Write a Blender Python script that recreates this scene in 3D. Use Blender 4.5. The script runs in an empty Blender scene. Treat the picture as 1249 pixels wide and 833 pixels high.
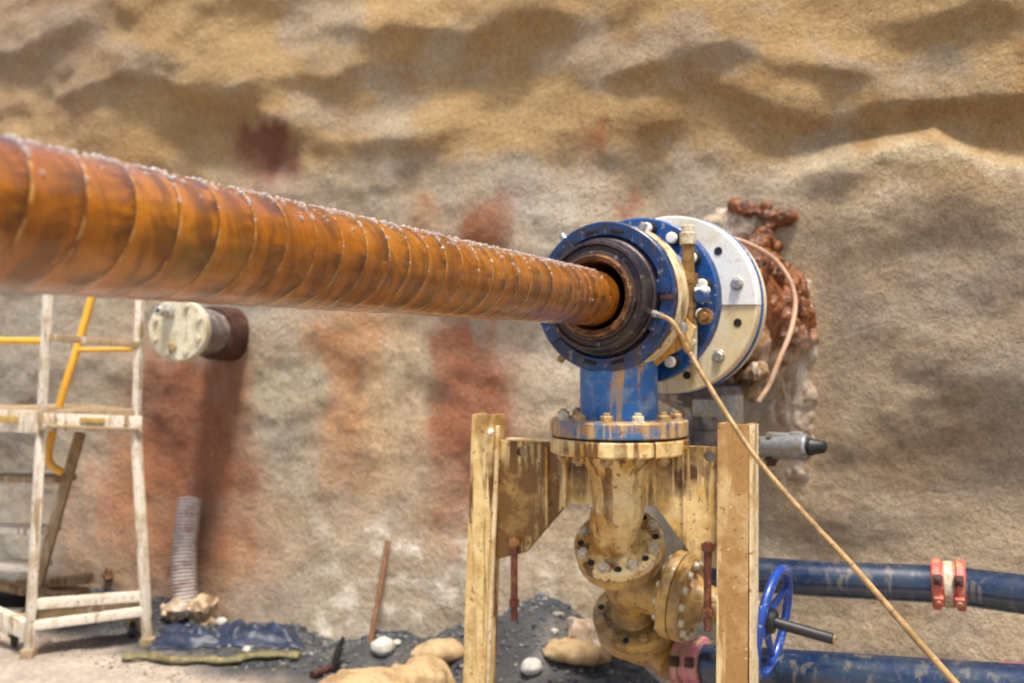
import bpy, bmesh, math, random
import numpy as np
from mathutils import Vector, Matrix, noise as mn
random.seed(7); RNG = np.random.default_rng(7)
S = bpy.context.scene
COL = S.collection
F, HX, HY, CH = 1150.0, 624.5, 432.0, 1.5
R = math.radians
V = Vector
UP = V((0, 0, 1))

# ------------------------------------------------------------------ site frame
YAW = R(30)
A = V((math.sin(YAW), math.cos(YAW), 0))       # axis of the bore, into the rock face
U = V((math.cos(YAW), -math.sin(YAW), 0))      # along the rock face, to the right
def P(px, py, Z):
    return V(((px - HX) / F * Z, Z, CH + (HY - py) / F * Z))
O = P(735, 362, 2.63)                          # centre of the blue gland face
def asm(l, z, s): return O + U * l + UP * z + A * s
W0 = O + A * 1.5; W0.z = 0
def on_plane(px, py, s):
    """point of the plane square to the bore axis at distance s"""
    o = O + A * s; k = (px - HX) / F
    l = (k * o.y - o.x) / (U.x - k * U.y)
    p = o + U * l
    return l, CH + (HY - py) / F * p.y
def plane_pt(px, py, s):
    l, z = on_plane(px, py, s); p = O + A * s + U * l; p.z = z; return p

# ------------------------------------------------------------------ mesh helpers
def basis(d):
    d = d.normalized(); h = UP if abs(d.z) < .95 else V((1, 0, 0))
    x = h.cross(d).normalized(); y = d.cross(x).normalized()
    return x, y, d
def tube(bm, pts, r, seg=20, cap=True):
    pts = [V(p) for p in pts]; n = len(pts); rr = r if isinstance(r, (list, tuple)) else [r] * n
    tang = []
    for i in range(n):
        t = pts[min(i + 1, n - 1)] - pts[max(i - 1, 0)]; tang.append(t.normalized())
    x, y, _ = basis(tang[0]); rings = []
    for i in range(n):
        t = tang[i]; x = (x - t * x.dot(t)).normalized(); y = t.cross(x).normalized()
        rings.append([bm.verts.new(pts[i] + (x * math.cos(2 * math.pi * k / seg) + y * math.sin(2 * math.pi * k / seg)) * rr[i]) for k in range(seg)])
    for i in range(n - 1):
        for k in range(seg):
            bm.faces.new((rings[i][k], rings[i][(k + 1) % seg], rings[i + 1][(k + 1) % seg], rings[i + 1][k]))
    if cap:
        bm.faces.new(rings[0][::-1]); bm.faces.new(rings[-1])
    return bm
def spline(pts, n=8):
    pts = [V(p) for p in pts]; q = [pts[0] * 2 - pts[1]] + pts + [pts[-1] * 2 - pts[-2]]; out = []
    for i in range(1, len(q) - 2):
        p0, p1, p2, p3 = q[i - 1], q[i], q[i + 1], q[i + 2]
        for k in range(n):
            t = k / n
            out.append(.5 * ((2 * p1) + (p2 - p0) * t + (2 * p0 - 5 * p1 + 4 * p2 - p3) * t * t + (3 * p1 - p0 - 3 * p2 + p3) * t ** 3))
    out.append(pts[-1]); return out
def lathe(bm, o, d, prof, seg=64, close=False):
    """prof = (distance along d, radius) pairs"""
    x, y, d = basis(d); rings = []
    for s, r in prof:
        if r < 1e-6: rings.append([bm.verts.new(o + d * s)])
        else: rings.append([bm.verts.new(o + d * s + (x * math.cos(2 * math.pi * k / seg) + y * math.sin(2 * math.pi * k / seg)) * r) for k in range(seg)])
    m = len(rings)
    for i in range(m if close else m - 1):
        a, b = rings[i], rings[(i + 1) % m]
        for k in range(seg):
            f = [a[k % len(a)], a[(k + 1) % len(a)], b[(k + 1) % len(b)], b[k % len(b)]]
            u = []
            for v in f:
                if v not in u: u.append(v)
            if len(u) > 2: bm.faces.new(u)
    return bm
def ring_prof(s0, s1, ri, ro, b=.004):
    return [(s0, ri), (s0, ro - b), (s0 + b, ro), (s1 - b, ro), (s1, ro - b), (s1, ri)]
def box(bm, c, ax, h, bev=.004):
    """oriented box: centre, three axes, half sizes"""
    vs = []
    for sx in (-1, 1):
        for sy in (-1, 1):
            for sz in (-1, 1):
                vs.append(bm.verts.new(c + ax[0] * sx * h[0] + ax[1] * sy * h[1] + ax[2] * sz * h[2]))
    idx = [(0, 1, 3, 2), (4, 6, 7, 5), (0, 4, 5, 1), (2, 3, 7, 6), (0, 2, 6, 4), (1, 5, 7, 3)]
    fs = [bm.faces.new([vs[i] for i in f]) for f in idx]
    if bev:
        es = list({e for f in fs for e in f.edges})
        bmesh.ops.bevel(bm, geom=es, offset=bev, segments=2, affect='EDGES', profile=.6)
    return bm
def bar(bm, p, q, w, h, up=UP, bev=.003):
    d = (q - p); L = d.length; d = d.normalized(); x = d.cross(up).normalized(); y = x.cross(d).normalized()
    return box(bm, (p + q) / 2, (d, x, y), (L / 2, w / 2, h / 2), bev)
def prism(bm, outline, holes, d, thick):
    """flat polygon with holes (lists of points), pushed along d"""
    edges = []
    for loop in [outline] + holes:
        vs = [bm.verts.new(p) for p in loop]
        edges += [bm.edges.new((vs[i], vs[(i + 1) % len(vs)])) for i in range(len(vs))]
    r = bmesh.ops.triangle_fill(bm, use_beauty=True, use_dissolve=False, edges=edges)
    fs = [g for g in r['geom'] if isinstance(g, bmesh.types.BMFace)]
    ex = bmesh.ops.extrude_face_region(bm, geom=fs)
    bmesh.ops.translate(bm, vec=d * thick, verts=[g for g in ex['geom'] if isinstance(g, bmesh.types.BMVert)])
    return bm
def ball(bm, c, r, sub=2, sc=(1, 1, 1), rot=None):
    M = Matrix.Translation(c) @ (rot.to_4x4() if rot else Matrix()) @ Matrix.Diagonal((*sc, 1))
    bmesh.ops.create_icosphere(bm, subdivisions=sub, radius=r, matrix=M); return bm
def scatter(name, items, sub, mat, tint=None):
    """many small pebbles or drops as one mesh: (centre, radius, scale, turn)"""
    bm = bmesh.new(); bmesh.ops.create_icosphere(bm, subdivisions=sub, radius=1)
    bv = np.array([v.co[:] for v in bm.verts]); bf = np.array([[v.index for v in f.verts] for f in bm.faces]); bm.free(); vs, fs = [], []
    for i, (c, r, sc, a) in enumerate(items):
        q = bv * (np.array(sc) * r); ca, sa = math.cos(a), math.sin(a); q = np.stack([q[:, 0] * ca - q[:, 1] * sa, q[:, 0] * sa + q[:, 1] * ca, q[:, 2]], 1) + np.array(c[:]); vs.append(q); fs.append(bf + i * len(bv))
    me = mesh_from_np(name, np.concatenate(vs), np.concatenate(fs), mat); o = bpy.data.objects.new(name, me); COL.objects.link(o)
    if tint is not None:
        at = me.color_attributes.new('Col', 'FLOAT_COLOR', 'POINT'); at.data.foreach_set('color', np.concatenate([np.repeat(np.array(tint), len(bv), 0), np.ones((len(items) * len(bv), 1))], 1).astype(np.float32).ravel())
    return o
def B(): return bmesh.new()
def wloc(o):
    l = V((0, 0, 0))
    while o is not None: l += o.location; o = o.parent
    return l
def obj(name, bm, mat, parent=None, at=None, ang=35, smooth=True):
    """link a bmesh built in world metres as ONE mesh object"""
    bmesh.ops.recalc_face_normals(bm, faces=bm.faces[:])
    me = bpy.data.meshes.new(name); base = V(at) if at is not None else (wloc(parent) if parent else V((0, 0, 0)))
    bmesh.ops.translate(bm, vec=-base, verts=bm.verts[:]); bm.to_mesh(me); bm.free()
    if smooth:
        me.polygons.foreach_set('use_smooth', [True] * len(me.polygons)); me.set_sharp_from_angle(angle=R(ang))
    if mat: me.materials.append(mat)
    o = bpy.data.objects.new(name, me); COL.objects.link(o); o.parent = parent
    o.location = base - wloc(parent) if parent else base
    return o
def tag(o, label=None, cat=None, group=None, kind=None):
    for k, v in (('label', label), ('category', cat), ('group', group), ('kind', kind)):
        if v: o[k] = v
    return o
def thing(name, label, cat, loc, group=None):
    o = bpy.data.objects.new(name, None); COL.objects.link(o); o.location = loc; o.empty_display_size = .1
    return tag(o, label, cat, group)
def hexbolt_mesh(name, r, h, mat, stud=True):
    bm = B(); Z = V((0, 0, 1)); z0 = V((0, 0, -.006))
    lathe(bm, V((0, 0, -.004)), Z, [(0, 0), (0, r * 1.28), (.006, r * 1.28), (.007, r * 1.2), (.007, 0)], 20)
    lathe(bm, V((0, 0, .003)), Z, [(0, 0), (0, r), (h * .8, r), (h, r * .86), (h, 0)], 6)
    if stud: lathe(bm, V((0, 0, h)), Z, [(0, 0), (0, r * .55), (h * .55, r * .55), (h * .65, r * .45), (h * .65, 0)], 12)
    bmesh.ops.recalc_face_normals(bm, faces=bm.faces[:])
    me = bpy.data.meshes.new(name); bm.to_mesh(me); bm.free(); me.materials.append(mat)
    me.polygons.foreach_set('use_smooth', [True] * len(me.polygons)); me.set_sharp_from_angle(angle=R(32))
    return me
def put(name, me, parent, pos, d, spin=0):
    o = bpy.data.objects.new(name, me); COL.objects.link(o); o.parent = parent
    x, y, d = basis(d); M = Matrix((x, y, d)).transposed().to_4x4() @ Matrix.Rotation(spin, 4, 'Z'); M.translation = pos - wloc(parent)
    o.matrix_local = M; return o
def mesh_from_np(name, verts, quads, mat):
    me = bpy.data.meshes.new(name); me.from_pydata(verts.tolist(), [], quads.tolist()); me.update()
    me.polygons.foreach_set('use_smooth', [True] * len(me.polygons))
    if mat: me.materials.append(mat)
    return me
# numpy gradient noise
_G = RNG.normal(size=(256, 3)); _G /= np.linalg.norm(_G, axis=1)[:, None]; _Pm = RNG.permutation(256); _Pm = np.concatenate([_Pm, _Pm, _Pm])
def pn(x, y, z=0.0):
    x, y, z = np.broadcast_arrays(np.asarray(x, float), np.asarray(y, float), np.asarray(z, float))
    xi, yi, zi = np.floor(x).astype(int), np.floor(y).astype(int), np.floor(z).astype(int)
    xf, yf, zf = x - xi, y - yi, z - zi
    fade = lambda t: t * t * t * (t * (t * 6 - 15) + 10)
    u, v, w = fade(xf), fade(yf), fade(zf); r = 0
    for a in (0, 1):
        for b in (0, 1):
            for c in (0, 1):
                h = _Pm[_Pm[_Pm[(xi + a) & 255] + ((yi + b) & 255)] + ((zi + c) & 255)]
                g = _G[h]; d = g[..., 0] * (xf - a) + g[..., 1] * (yf - b) + g[..., 2] * (zf - c)
                r = r + (u if a else 1 - u) * (v if b else 1 - v) * (w if c else 1 - w) * d
    return r
def fbm(x, y, z=0.0, o=4, g=.5):
    s = 0; a = 1
    for i in range(o): s = s + a * pn(np.asarray(x) * 2 ** i + 17 * i, np.asarray(y) * 2 ** i + 5 * i, z); a *= g
    return s

# ------------------------------------------------------------------ materials
def nodes(name):
    m = bpy.data.materials.new(name); m.use_nodes = True; nt = m.node_tree; b = nt.nodes['Principled BSDF']
    return m, nt, b
class NB:
    def __init__(s, nt): s.nt = nt
    def n(s, t, **k):
        x = s.nt.nodes.new(t)
        for a, v in k.items(): setattr(x, a, v)
        return x
    def l(s, a, b): s.nt.links.new(a, b)
    def coord(s, scale=(1, 1, 1), which='Object', off=(0, 0, 0)):
        t = s.n('ShaderNodeTexCoord'); m = s.n('ShaderNodeMapping'); m.inputs['Scale'].default_value = scale; m.inputs['Location'].default_value = off
        s.l(t.outputs[which], m.inputs[0]); return m.outputs[0]
    def noise(s, vec, scale, detail=5, rough=.55, dist=0.0):
        x = s.n('ShaderNodeTexNoise'); x.inputs['Scale'].default_value = scale; x.inputs['Detail'].default_value = detail
        x.inputs['Roughness'].default_value = rough; x.inputs['Distortion'].default_value = dist; s.l(vec, x.inputs['Vector']); return x.outputs['Fac']
    def ramp(s, fac, lo, hi, a=0.0, b=1.0):
        x = s.n('ShaderNodeMapRange'); x.inputs['From Min'].default_value = lo; x.inputs['From Max'].default_value = hi
        x.inputs['To Min'].default_value = a; x.inputs['To Max'].default_value = b; x.clamp = True; s.l(fac, x.inputs['Value']); return x.outputs[0]
    def mix(s, fac, a, b, mode='MIX'):
        x = s.n('ShaderNodeMix'); x.data_type = 'RGBA'; x.blend_type = mode
        for i, v in ((0, fac), (6, a), (7, b)):
            if isinstance(v, (int, float)): x.inputs[i].default_value = v
            elif isinstance(v, tuple): x.inputs[i].default_value = (*v, 1) if len(v) == 3 else v
            else: s.l(v, x.inputs[i])
        return x.outputs[2]
    def math(s, op, a, b=0.0, c=None):
        x = s.n('ShaderNodeMath', operation=op)
        for i, v in enumerate((a, b) if c is None else (a, b, c)):
            if isinstance(v, (int, float)): x.inputs[i].default_value = v
            else: s.l(v, x.inputs[i])
        return x.outputs[0]
    def bump(s, h, strength, dist, to, prev=None):
        x = s.n('ShaderNodeBump'); x.inputs['Strength'].default_value = strength; x.inputs['Distance'].default_value = dist
        s.l(h, x.inputs['Height'])
        if prev: s.l(prev, x.inputs['Normal'])
        if to: s.l(x.outputs[0], to)
        return x.outputs[0]
def worn(name, base, stain=(.2, .1, .04), cover=.45, streak=None, st_amt=.5, dark=(.05, .03, .02), speck=.0, rough=.55, metal=0.0, bump=.25, scale=7, vary=.3, coat=0, off=(0, 0, 0)):
    """painted / muddy metal: paint, patches of dirt or rust, runs down the face, fine specks"""
    m, nt, b = nodes(name); k = NB(nt); c = k.coord(off=off)
    big = k.ramp(k.noise(c, scale, 8, .68, .15), .28, .72); f1 = k.ramp(big, 1 - cover - .17, 1 - cover + .17)
    col = k.mix(f1, base, stain)
    if streak:
        cs = k.coord((1, 1, .07), off=off); s1 = k.ramp(k.noise(cs, 30, 4, .6), .3, .7); f2 = k.ramp(s1, 1 - st_amt - .06, 1 - st_amt + .07)
        patch = k.ramp(k.noise(c, scale * .6, 4, .6), .40, .56); col = k.mix(k.math('MULTIPLY', f2, patch), col, streak)
    fine = k.noise(c, 90, 4, .7); col = k.mix(vary, col, k.mix(k.ramp(fine, .3, .7), (.25, .22, .2), (1, 1, 1)), 'MULTIPLY')
    v = k.noise(c, 55, 3, .6); pit = k.ramp(v, .62, .66); col = k.mix(k.math('MULTIPLY', pit, .8), col, dark)
    if speck:
        sp = k.n('ShaderNodeTexVoronoi'); sp.inputs['Scale'].default_value = 38; k.l(c, sp.inputs['Vector'])
        col = k.mix(k.math('MULTIPLY', k.ramp(sp.outputs['Distance'], .16 + .1 * speck, .04), k.ramp(k.noise(c, 14, 3, .6), .5, .6)), col, (.68, .52, .30))
    k.l(col, b.inputs['Base Color'])
    k.l(k.ramp(big, .2, .8, max(.05, rough - .15), min(1, rough + .2)), b.inputs['Roughness'])
    b.inputs['Metallic'].default_value = metal
    if coat: b.inputs['Coat Weight'].default_value = coat; b.inputs['Coat Roughness'].default_value = .12
    n1 = k.bump(fine, bump, .0025, None); k.bump(big, bump, .006, b.inputs['Normal'], n1)
    return m
def plain(name, col, rough=.6, metal=0, vary=.35, scale=25, bump=.2):
    m, nt, b = nodes(name); k = NB(nt); c = k.coord(); n = k.noise(c, scale, 5, .65)
    k.l(k.mix(k.ramp(n, .3, .7), tuple(x * (1 - vary) for x in col), tuple(min(1, x * (1 + vary * .6)) for x in col)), b.inputs['Base Color'])
    b.inputs['Roughness'].default_value = rough; b.inputs['Metallic'].default_value = metal; k.bump(n, bump, .004, b.inputs['Normal']); return m
OCH = (.50, .25, .035); CREAM = (.80, .61, .29); RUST = (.20, .075, .022); MUD = (.42, .24, .08); BLUE = (.012, .085, .30)
M = {}
M['yellow'] = worn('muddy_yellow_steel', CREAM, OCH, .48, (.16, .07, .014), .42, RUST, .0, .55, bump=.3, scale=6)
M['plate'] = worn('runny_rust_plate', (.62, .38, .10), (.78, .58, .27), .52, (.085, .034, .006), .55, RUST, 0, .5, bump=.35, scale=7)
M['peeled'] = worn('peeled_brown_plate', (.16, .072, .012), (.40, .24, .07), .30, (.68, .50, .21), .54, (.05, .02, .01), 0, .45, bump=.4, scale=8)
M['post_l'] = worn('cream_post_paint', (.80, .59, .27), (.54, .31, .08), .40, (.13, .055, .012), .44, RUST, 0, .55, bump=.35, scale=5, vary=.2)
M['post_r'] = worn('tan_post_paint', (.42, .225, .07), (.60, .39, .17), .36, CREAM, .36, (.24, .12, .04), .35, .55, bump=.3, scale=6, vary=.25)  # tan base with paler patches, cream streaks and specks
M['cream'] = worn('cream_edge_paint', (.76, .62, .38), (.46, .26, .08), .36, (.2, .09, .02), .4, RUST, 0, .5, bump=.3)
M['blue'] = worn('gland_blue_paint', (.004, .038, .145), (.018, .014, .019), .46, (.09, .045, .025), .28, (.2, .18, .2), 0, .33, bump=.25, scale=9, vary=.3, coat=.15)
M['blue2'] = worn('flange_blue_paint', (.010, .08, .29), (.02, .05, .14), .42, None, .4, (.35, .33, .3), 0, .35, bump=.15, scale=9, coat=.2)
M['tee'] = worn('tee_blue_paint', (.012, .13, .40), (.26, .36, .46), .36, (.50, .31, .10), .30, RUST, 0, .4, bump=.2, scale=8, vary=.2)
M['bluerust'] = worn('rusted_blue_flange', (.03, .15, .34), (.36, .20, .07), .55, (.55, .36, .16), .5, RUST, 0, .5, bump=.3, scale=12)
M['white'] = worn('white_flange_paint', (.84, .83, .78), (.70, .62, .45), .33, (.55, .40, .18), .2, (.66, .56, .40), 0, .45, bump=.12, scale=6, vary=.12)
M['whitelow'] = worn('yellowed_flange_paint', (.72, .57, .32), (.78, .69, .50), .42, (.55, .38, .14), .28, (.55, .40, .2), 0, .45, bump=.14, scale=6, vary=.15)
M['seal'] = worn('dark_seal_steel', (.040, .032, .042), (.075, .052, .045), .5, None, .4, (.2, .17, .15), 0, .38, .6, bump=.3, scale=14)
M['rustring'] = worn('rusty_bore_ring', (.30, .13, .035), (.09, .035, .015), .5, None, .4, (.55, .35, .15), 0, .4, .2, bump=.7, scale=30)
M['black'] = plain('black_rubber', (.014, .014, .016), .5)
M['bore'] = plain('dark_bore', (.012, .009, .007), .8)
M['brass'] = worn('muddy_brass', (.40, .24, .08), (.24, .12, .035), .5, None, .4, (.1, .06, .03), 0, .4, .5, bump=.4, scale=25)
M['steel'] = worn('grey_steel', (.42, .45, .48), (.34, .30, .24), .42, None, .4, (.1, .09, .08), 0, .35, .7, bump=.2, scale=18)
M['zinc'] = worn('zinc_bolt', (.55, .56, .54), (.42, .36, .25), .4, None, .4, (.2, .15, .1), 0, .35, .6, bump=.2, scale=40)
M['boltmud'] = worn('muddy_bolt', (.66, .60, .46), (.46, .36, .20), .45, None, .4, (.2, .13, .06), 0, .5, .1, bump=.3, scale=40)
M['bolttan'] = worn('tan_bolt', (.50, .33, .14), (.30, .20, .09), .45, None, .4, (.1, .06, .03), 0, .5, .2, bump=.3, scale=40)
M['boltwhite'] = plain('white_bolt_cap', (.85, .83, .74), .4, 0, .15)
M['valve'] = worn('tan_valve_paint', (.52, .32, .08), (.30, .20, .08), .48, (.24, .12, .03), .42, (.15, .09, .04), 0, .42, bump=.25, scale=10, vary=.2, coat=.1)
M['valvelow'] = worn('amber_valve_paint', (.40, .23, .06), (.50, .36, .18), .4, None, .4, (.15, .07, .03), 0, .35, bump=.25, scale=10, coat=.15)
M['bluepipe'] = worn('dark_blue_pipe', (.006, .022, .070), (.012, .03, .06), .48, (.12, .11, .10), .3, (.05, .06, .08), 0, .3, bump=.12, scale=12, coat=.9)
M['redcoup'] = worn('red_coupling', (.62, .11, .085), (.52, .30, .16), .42, (.33, .2, .1), .3, (.15, .05, .03), 0, .45, bump=.3, scale=22)
M['pinkcoup'] = worn('pink_coupling', (.66, .22, .27), (.46, .30, .15), .45, (.33, .2, .1), .3, (.15, .05, .03), 0, .45, bump=.3, scale=22)
M['wheel'] = worn('handwheel_blue', (.006, .055, .33), (.008, .04, .24), .4, None, .4, (.2, .3, .5), 0, .3, bump=.1, scale=14, coat=.4, vary=.1)
M['hose'] = worn('tan_hose_rubber', (.40, .25, .10), (.24, .14, .05), .45, None, .4, (.12, .07, .03), 0, .5, bump=.3, scale=20)
M['alu'] = worn('dusty_ladder_paint', (.76, .69, .58), (.52, .41, .26), .38, (.34, .24, .12), .34, (.15, .1, .06), 0, .55, bump=.2, scale=8)
M['yrail'] = worn('yellow_rail_paint', (.80, .42, .03), (.62, .36, .08), .3, None, .4, (.3, .18, .06), 0, .4, bump=.15, scale=10, vary=.15)
M['step'] = worn('dirty_step_tread', (.42, .30, .17), (.30, .21, .11), .5, (.6, .5, .36), .3, (.1, .06, .03), 0, .65, bump=.3, scale=10)
M['sticker'] = plain('faded_sticker', (.45, .30, .08), .5)
M['capflange'] = worn('pale_cap_flange', (.66, .62, .48), (.50, .44, .28), .42, (.4, .3, .14), .12, (.3, .25, .15), 0, .5, bump=.2, scale=9)
M['greypipe'] = worn('wet_grey_pipe', (.12, .11, .12), (.30, .24, .20), .4, (.5, .45, .42), .35, RUST, 0, .4, bump=.3, scale=10)
M['rustdark'] = worn('dark_red_rust', (.045, .016, .012), (.12, .04, .022), .4, None, .4, (.04, .02, .01), 0, .6, bump=.6, scale=20)
M['rod'] = worn('rusty_rod', (.16, .065, .025), (.24, .12, .05), .45, None, .4, (.05, .02, .01), 0, .7, bump=.5, scale=30)
M['rodred'] = worn('dark_red_stud', (.13, .028, .014), (.30, .14, .04), .36, None, .4, (.05, .02, .01), 0, .45, bump=.5, scale=20)
M['sack'] = worn('sandbag_cloth', (.47, .33, .17), (.28, .18, .085), .45, None, .4, (.25, .16, .08), 0, .85, bump=.5, scale=8)
M['stone'] = plain('pale_stone', (.50, .47, .42), .9, 0, .3, 30, .6)
M['wood'] = worn('weathered_plank', (.50, .37, .23), (.33, .22, .12), .45, (.2, .12, .06), .4, (.08, .05, .03), 0, .8, bump=.4, scale=9)
M['tarp'] = plain('blue_tarp', (.020, .030, .062), .5, 0, .6, 14, .6)
M['strap'] = worn('olive_strap', (.13, .11, .04), (.30, .25, .12), .35, None, .4, (.05, .06, .03), 0, .6, bump=.4, scale=16)
M['ribhose'] = worn('ribbed_hose_grey', (.58, .53, .50), (.34, .22, .19), .40, None, .4, (.06, .05, .06), 0, .6, bump=.3, scale=12)
M['gravel'] = plain('slate_gravel', (.11, .13, .155), .85, 0, .6, 9, .6)
M['concrete'] = worn('pale_mortar', (.52, .42, .32), (.34, .22, .13), .45, (.62, .54, .44), .4, (.25, .16, .1), 0, .9, bump=.8, scale=18)

M['grout'] = worn('muddy_grout', (.40, .27, .15), (.24, .13, .06), .45, (.58, .48, .36), .35, (.15, .08, .05), 0, .8, bump=.8, scale=18)
def rusty_foam():
    m, nt, b = nodes('rust_deposit'); k = NB(nt); c = k.coord()
    n = k.noise(c, 11, 6, .65, .5); f = k.noise(c, 45, 4, .7)
    col = k.mix(k.ramp(n, .36, .58), (.045, .012, .005), (.25, .072, .013)); col = k.mix(k.ramp(f, .55, .75), col, (.55, .34, .18))
    sep = k.n('ShaderNodeSeparateXYZ'); k.l(k.coord(), sep.inputs[0])
    low = k.ramp(k.math('ADD', sep.outputs[2], k.math('MULTIPLY', n, .25)), .10, -.06)
    col = k.mix(low, col, k.mix(k.ramp(n, .4, .6), (.30, .16, .07), (.66, .52, .38)))
    k.l(col, b.inputs['Base Color']); b.inputs['Roughness'].default_value = .42
    k.bump(f, .9, .012, b.inputs['Normal']); return m
M['foam'] = rusty_foam()

PITCH = .0635; STARTS = 2
def pipe_mat():
    m, nt, b = nodes('wet_orange_casing'); k = NB(nt)
    t = k.n('ShaderNodeTexCoord'); sp = k.n('ShaderNodeSeparateXYZ'); k.l(t.outputs['Object'], sp.inputs[0])
    ang = k.math('ARCTAN2', sp.outputs[1], sp.outputs[0])
    ph = k.math('ADD', k.math('DIVIDE', sp.outputs[2], PITCH), k.math('MULTIPLY', ang, STARTS / (2 * math.pi)))
    fr = k.math('FRACT', ph); band = k.math('FLOOR', ph)
    c = k.coord(); big = k.noise(c, 5, 5, .6, .5); fine = k.noise(c, 60, 5, .7)
    cs = k.n('ShaderNodeCombineXYZ'); k.l(k.math('MULTIPLY', ang, 1.6), cs.inputs[0]); k.l(k.math('MULTIPLY', band, 3.37), cs.inputs[1]); k.l(k.math('MULTIPLY', fr, .5), cs.inputs[2])
    pb = k.ramp(k.noise(cs.outputs[0], 1.1, 5, .65), .3, .7)
    smear = k.noise(k.coord((1, 1, 4)), 7, 5, .6, 1.0)
    col = k.mix(k.ramp(big, .35, .65), (.28, .080, .003), (.38, .132, .008))
    # each wrap carries its own film of dark mud, thickest just before its edge
    film = k.math('MULTIPLY', k.ramp(fr, .15, .9), k.ramp(pb, .38, .7))
    col = k.mix(k.math('MULTIPLY', film, .92), col, (.060, .017, .003))
    col = k.mix(k.math('MULTIPLY', k.ramp(smear, .47, .62), .75), col, (.115, .038, .006))
    olive = k.ramp(k.noise(k.coord((1, 1, 1), off=(3, 1, 7)), 9, 3, .5), .6, .7); col = k.mix(k.math('MULTIPLY', olive, .5), col, (.13, .085, .015))
    edge = k.math('GREATER_THAN', k.math('ADD', fr, k.math('MULTIPLY', fine, .05)), .975)
    col = k.mix(k.math('MULTIPLY', edge, k.ramp(big, .35, .5)), col, (.09, .028, .008))
    col = k.mix(k.math('MULTIPLY', k.ramp(fr, .10, .02), k.ramp(fine, .45, .6)), col, (.55, .29, .08))
    k.l(col, b.inputs['Base Color']); k.l(k.ramp(smear, .3, .7, .20, .36), b.inputs['Roughness'])
    b.inputs['Coat Weight'].default_value = .7; b.inputs['Coat Roughness'].default_value = .13; b.inputs['Coat IOR'].default_value = 1.5; b.inputs['Specular IOR Level'].default_value = .5; b.inputs['Specular Tint'].default_value = (1, .8, .55, 1)
    n1 = k.bump(fine, .25, .003, None); n2 = k.bump(smear, .35, .006, None, n1); k.bump(k.noise(c, 25, 3, .5), .25, .006, b.inputs['Normal'], n2)
    return m
M['pipe'] = pipe_mat()
def water():
    m, nt, b = nodes('water_bead'); b.inputs['Base Color'].default_value = (1, 1, 1, 1); b.inputs['Roughness'].default_value = .03
    b.inputs['IOR'].default_value = 1.33; b.inputs['Transmission Weight'].default_value = .85; return m
M['water'] = water()
def wall_mat():
    m, nt, b = nodes('sprayed_rock_face'); k = NB(nt); at = k.n('ShaderNodeVertexColor'); at.layer_name = 'Col'; c = k.coord()
    a1 = k.noise(c, 4, 6, .62, .3); a2 = k.noise(c, 38, 5, .72); a3 = k.noise(c, 120, 3, .7)
    col = k.mix(.30, at.outputs['Color'], k.mix(k.ramp(a2, .34, .60), (.34, .28, .22), (1, 1, 1)), 'MULTIPLY')
    col = k.mix(.42, col, k.mix(k.ramp(a3, .40, .52), (.42, .37, .32), (1, 1, 1)), 'MULTIPLY')
    col = k.mix(.5, col, k.mix(k.ramp(a1, .35, .65), (.66, .56, .44), (1.0, 1, 1)), 'MULTIPLY')
    vo = k.n('ShaderNodeTexVoronoi'); vo.inputs['Scale'].default_value = 70; vo.inputs['Randomness'].default_value = 1; k.l(c, vo.inputs['Vector'])
    pit_shade = k.math('MULTIPLY', k.ramp(vo.outputs['Distance'], .30, .12), k.ramp(k.noise(c, 9, 4, .6), .42, .6)); col = k.mix(k.math('MULTIPLY', pit_shade, .6), col, (.07, .05, .035))  # shade in the small hollows painted as dark dots
    pale = k.ramp(k.noise(k.coord(off=(4, 2, 9)), 26, 5, .75), .62, .74); col = k.mix(k.math('MULTIPLY', pale, .45), col, (.72, .68, .60))
    k.l(col, b.inputs['Base Color']); b.inputs['Roughness'].default_value = .9
    n1 = k.bump(a3, .6, .008, None); n2 = k.bump(a2, .9, .030, None, n1); k.bump(a1, .2, .03, b.inputs['Normal'], n2)
    return m
M['wall'] = wall_mat()
def ground_mat():
    m, nt, b = nodes('yard_dirt'); k = NB(nt); at = k.n('ShaderNodeVertexColor'); at.layer_name = 'Col'; c = k.coord()
    a2 = k.noise(c, 30, 6, .75); a3 = k.noise(c, 110, 3, .7); a1 = k.noise(c, 6, 4, .6)
    col = k.mix(.7, at.outputs['Color'], k.mix(k.ramp(a2, .3, .68), (.32, .32, .34), (1, 1, 1)), 'MULTIPLY')
    col = k.mix(.5, col, k.mix(k.ramp(a1, .35, .65), (.55, .55, .56), (1, 1, 1)), 'MULTIPLY')
    sp = k.ramp(a3, .68, .72); col = k.mix(k.math('MULTIPLY', sp, .5), col, (.5, .48, .45))
    k.l(col, b.inputs['Base Color']); b.inputs['Roughness'].default_value = .9
    n1 = k.bump(a3, .6, .01, None); k.bump(a2, .7, .03, b.inputs['Normal'], n1); return m
def gravel_mat():
    m, nt, b = nodes('slate_gravel'); k = NB(nt); at = k.n('ShaderNodeVertexColor'); at.layer_name = 'Col'
    n = k.noise(k.coord(), 60, 4, .7); k.l(k.mix(.6, at.outputs['Color'], k.mix(k.ramp(n, .3, .7), (.3, .3, .3), (1, 1, 1)), 'MULTIPLY'), b.inputs['Base Color']); b.inputs['Roughness'].default_value = .85; return m
M['gravel'] = gravel_mat()
M['ground'] = ground_mat()

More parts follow.
